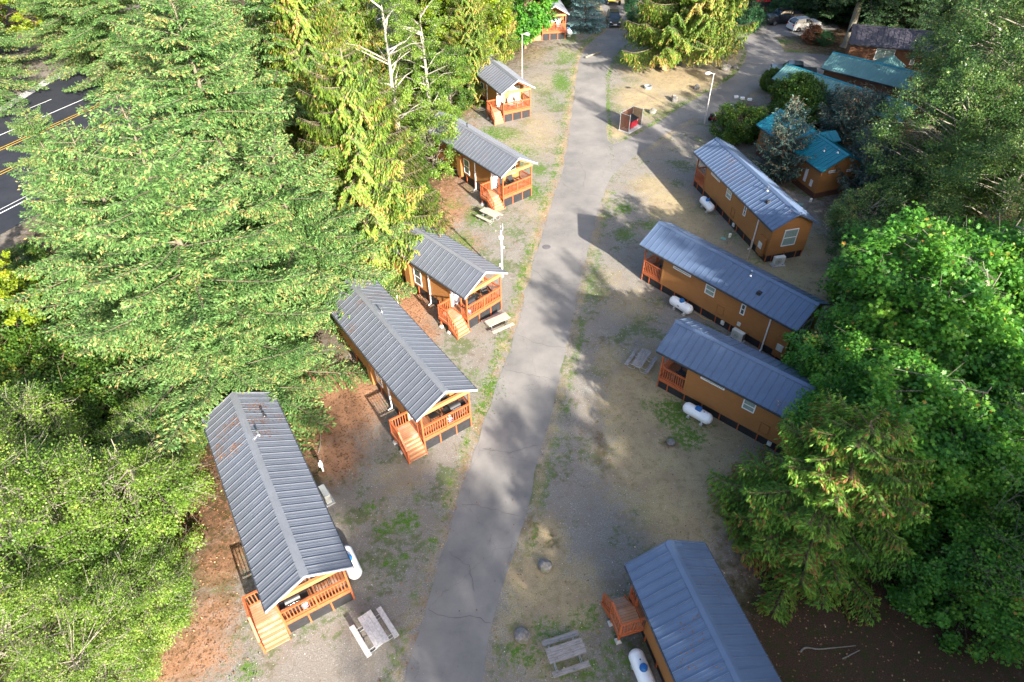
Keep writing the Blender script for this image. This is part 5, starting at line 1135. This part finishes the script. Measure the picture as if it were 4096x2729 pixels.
# lower left alders and bushes
la_=root('alder_tree',at(330,1230),'spreading alder left of the nearest left roof, pale branches showing','tree',G_A); broadleaf(la_,101,7.2,4.3,'alder','bark_pale',z0=.03,leaf=.105,lw=.09,nclu=440,per=115,clr=.6,stems=5,twigs=5,twr=.011,fill=.45,hz=.22,trunk_r=.16)
lb_=root('alder_tree',at(120,1330),'pale-branched alder at the left edge of the lower left thicket','tree',G_A); broadleaf(lb_,102,8,4.6,'alder','bark_pale',z0=.03,leaf=.105,lw=.09,nclu=440,per=115,clr=.6,stems=5,twigs=5,twr=.011,fill=.45,hz=.25,trunk_r=.16)
again(la_,at(330,1440),'alder at the front of the lower left thicket beside the leafy bank',2.2,.72); again(lb_,at(130,1540),'alder in the bottom left corner',1.1,.72); again(la_,at(80,1130),'alder at the left edge halfway down the thicket',3.6,.9); again(lb_,at(405,1090),'upright alder nearest the far end of the nearest left roof',5.0,.5); again(lb_,at(260,1600),'alder at the bottom edge in the lower left thicket',3.9,.6)
ub=root('shrub',at(300,960),'dark green bush in the shaded hollow below the firs','shrub',G_S); broadleaf(ub,103,3.0,2.8,'shrub','bark',z0=0,leaf=.14,lw=.12,nclu=170,per=120,clr=.5,stems=4)
for i,(px,py,s,lb) in enumerate(((180,900,1.1,'bush in the shaded hollow nearer the left edge'),(420,1000,.9,'yellowish bush just above the lower left alders'),(120,1000,1.2,'bush at the left above the thicket'),(240,800,1.1,'yellow-tinged bush under the left fir boughs'),(360,880,1.,'bush under the right-hand fir boughs in the hollow'),(20,860,1.3,'bush at the left edge below the highway'),(480,930,.7,'small bush touching the far corner of the nearest left roof'),(30,700,1.0,'bush at the left edge beside the maple'),(650,760,.9,'bush beneath the firs behind the second left roof'),(800,560,1.,'bush beneath the golden cedar'),(720,640,1.,'bush between the firs and the second left roof'),(590,840,.9,'bush beneath the lowest fir boughs'),(50,640,.8,'bush beside the highway shoulder below the lane lines'),(150,480,.6,'bush at the highway shoulder among fir boughs'))):
    again(ub,at(px,py),lb,i*1.3,s)
again(ma,at(40,800),'yellow-green maple at the left edge below the highway',1.0,.55)
ty=again(ma,at(20,70),'yellow-green tree in the top left corner beyond the highway',2.0,1.0)
# trees outside the picture whose shade falls over the right half
for i,(x,y,s) in enumerate(((22.5,-29,1.2),(27,-35,1.55),(33,-38,1.6),(29,-20,.98),(34,-17,1.1),(32,-10,.97),(38,-8,.97),(30.3,-2.3,1.08),(34,-2,1.0),(23,-11,.95),(20,-14,.85),(27,-15,.85),(41,3,.8),(42,-18,1.2),(46,-6,.75),(36,-26,1.35),(44,-30,1.3))):
    again(f3 if i%2 else f1,(x,y),'tall fir standing outside the picture to the lower right',i*1.1,s)
for i,(x,y,s,sz) in enumerate(((41,26,.6,1.4),(35.7,-5,.55,1.35),(36.5,3.5,.55,1.3))):
    again(f1,(x,y),'tall fir standing outside the picture to the lower right',i*1.7,s,sz)
for o_ in col.objects:
    if o_.get('label')=='tall fir standing outside the picture to the lower right': o_['group']=G_O

# ------------------------------------------------------------------ ground litter and grass tufts
def zval(x,y):
    ix=np.clip(np.searchsorted(xs,x),1,nx-1); iy=np.clip(np.searchsorted(ys,y),1,ny-1); return cc[iy,ix]
rng=np.random.default_rng(5)
n_=260000; px_=rng.uniform(-34,36,n_); py_=rng.uniform(8,110,n_); z_=zval(px_,py_)
k=(rng.random(n_)<np.clip(z_[:,0]*.55+z_[:,3]*.22+z_[:,1]*.07+.012,0,1))
P_=np.stack([px_,py_,np.full(n_,.02)],1)[k]; m_=len(P_); D_=rng.normal(0,1,(m_,3)); D_[:,2]*=.25; N_=np.array([0,0,1.])+rng.normal(0,.35,(m_,3)); s=rng.uniform(.05,.13,m_)
o=mesh_np('leaf_litter',leaves(P_,D_,N_,s,s*.75,DIA),4,M['litter'],None,tint=np.clip(rng.normal(.45,.25,m_),0,1)); tag(o,'fallen brown leaves and needles scattered over the ground','leaf litter',kind='stuff')
n_=420000; px_=rng.uniform(-20,36,n_); py_=rng.uniform(8,108,n_); z_=zval(px_,py_)
k=(rng.random(n_)<np.clip(z_[:,2]**1.5*.8,0,1)*(z_[:,3]<.7))
P_=np.stack([px_,py_,np.full(n_,.0)],1)[k]; m_=len(P_); D_=rng.normal(0,.6,(m_,3)); D_[:,2]=1; N_=rng.normal(0,1,(m_,3)); s=rng.uniform(.05,.13,m_)
o=mesh_np('grass_tufts',leaves(P_,D_,N_,s,s*.45,DIA),4,M['grass'],None,tint=np.clip(rng.normal(.45,.2,m_),0,1)); tag(o,'short green grass growing in patches on the gravel and lawns','grass',kind='stuff')

def roof_litter(cab,x0,x1,n_,side=None,seed=1):
    o=C[cab]; rg=np.random.default_rng(seed); cx=rg.uniform(x0,x1,14); cy=rg.uniform(-HW,HW,14); ii_=rg.integers(0,14,n_)
    x=cx[ii_]+rg.normal(0,.22,n_); y=cy[ii_]+rg.normal(0,.3,n_); k=(np.abs(y)<HW-.05)&(x>.1)&(x<x1+.5)&(np.abs(y)>.2)
    if side: k&=(y*side>0)
    x,y=x[k],y[k]; P_=np.stack([x,y,HR-SL*np.abs(y)+.02],1); m_=len(P_); D_=rg.normal(0,1,(m_,3)); D_[:,2]=-np.sign(y)*D_[:,1]*SL; N_=np.stack([np.zeros(m_),np.sign(y)*SL,np.ones(m_)],1)+rg.normal(0,.15,(m_,3)); s_=rg.uniform(.04,.11,m_)
    q=mesh_np('needle_litter',leaves(P_,D_,N_,s_,s_*.6,DIA),4,M['litter'],o,tint=np.clip(rg.normal(.35,.2,m_),0,1)); q['kind']='stuff'
roof_litter('L1',9.3,12.8,950,seed=3); roof_litter('L2',9,12.8,500,seed=4); roof_litter('L3',7.5,12.3,350,seed=5); roof_litter('R3',8,12.8,300,seed=6); roof_litter('R1',2,13,400,seed=8); roof_litter('R2',1,13,220,seed=9); roof_litter('R4',1,9,160,seed=10); roof_litter('L4',2,12,220,seed=11); roof_litter('L5',2,12,220,seed=12)
# pale stones in the gravel
rng=np.random.default_rng(15); n_=90000; px_=rng.uniform(-16,24,n_); py_=rng.uniform(9,95,n_); z_=zval(px_,py_)
k=(rng.random(n_)<.5)*(z_[:,3]<.5)*(z_[:,0]<.5)*(z_[:,2]<.6)
dx=np.array([at(1000+0,1400).x,0]); P_=np.stack([px_,py_,np.full(n_,.012)],1)[k>0]
mb_l=[at(*p) for p in mainL]; mb_r=[at(*p) for p in mainR]; yl=np.array([q.y for q in mb_l]); xl=np.array([q.x for q in mb_l]); yr=np.array([q.y for q in mb_r]); xr=np.array([q.x for q in mb_r])
o1=np.argsort(yl); o2=np.argsort(yr); on=(P_[:,0]>np.interp(P_[:,1],yl[o1],xl[o1])-.1)&(P_[:,0]<np.interp(P_[:,1],yr[o2],xr[o2])+.1); P_=P_[~on|(rng.random(len(P_))<.02)]
m_=len(P_); D_=rng.normal(0,1,(m_,3)); D_[:,2]*=.15; N_=np.array([0,0,1.])+rng.normal(0,.3,(m_,3)); s_=rng.uniform(.025,.07,m_)
M['pebble']=mat_leaf('pale_stones',(.12,.11,.10),(.30,.28,.26),(.6,.58,.54),None,.9,.0,.9)
o=mesh_np('gravel_stones',leaves(P_,D_,N_,s_,s_*.9,DIA),4,M['pebble'],None,tint=np.clip(rng.normal(.5,.25,m_),0,1)); tag(o,'small pale stones scattered in the gravel','gravel',kind='stuff')
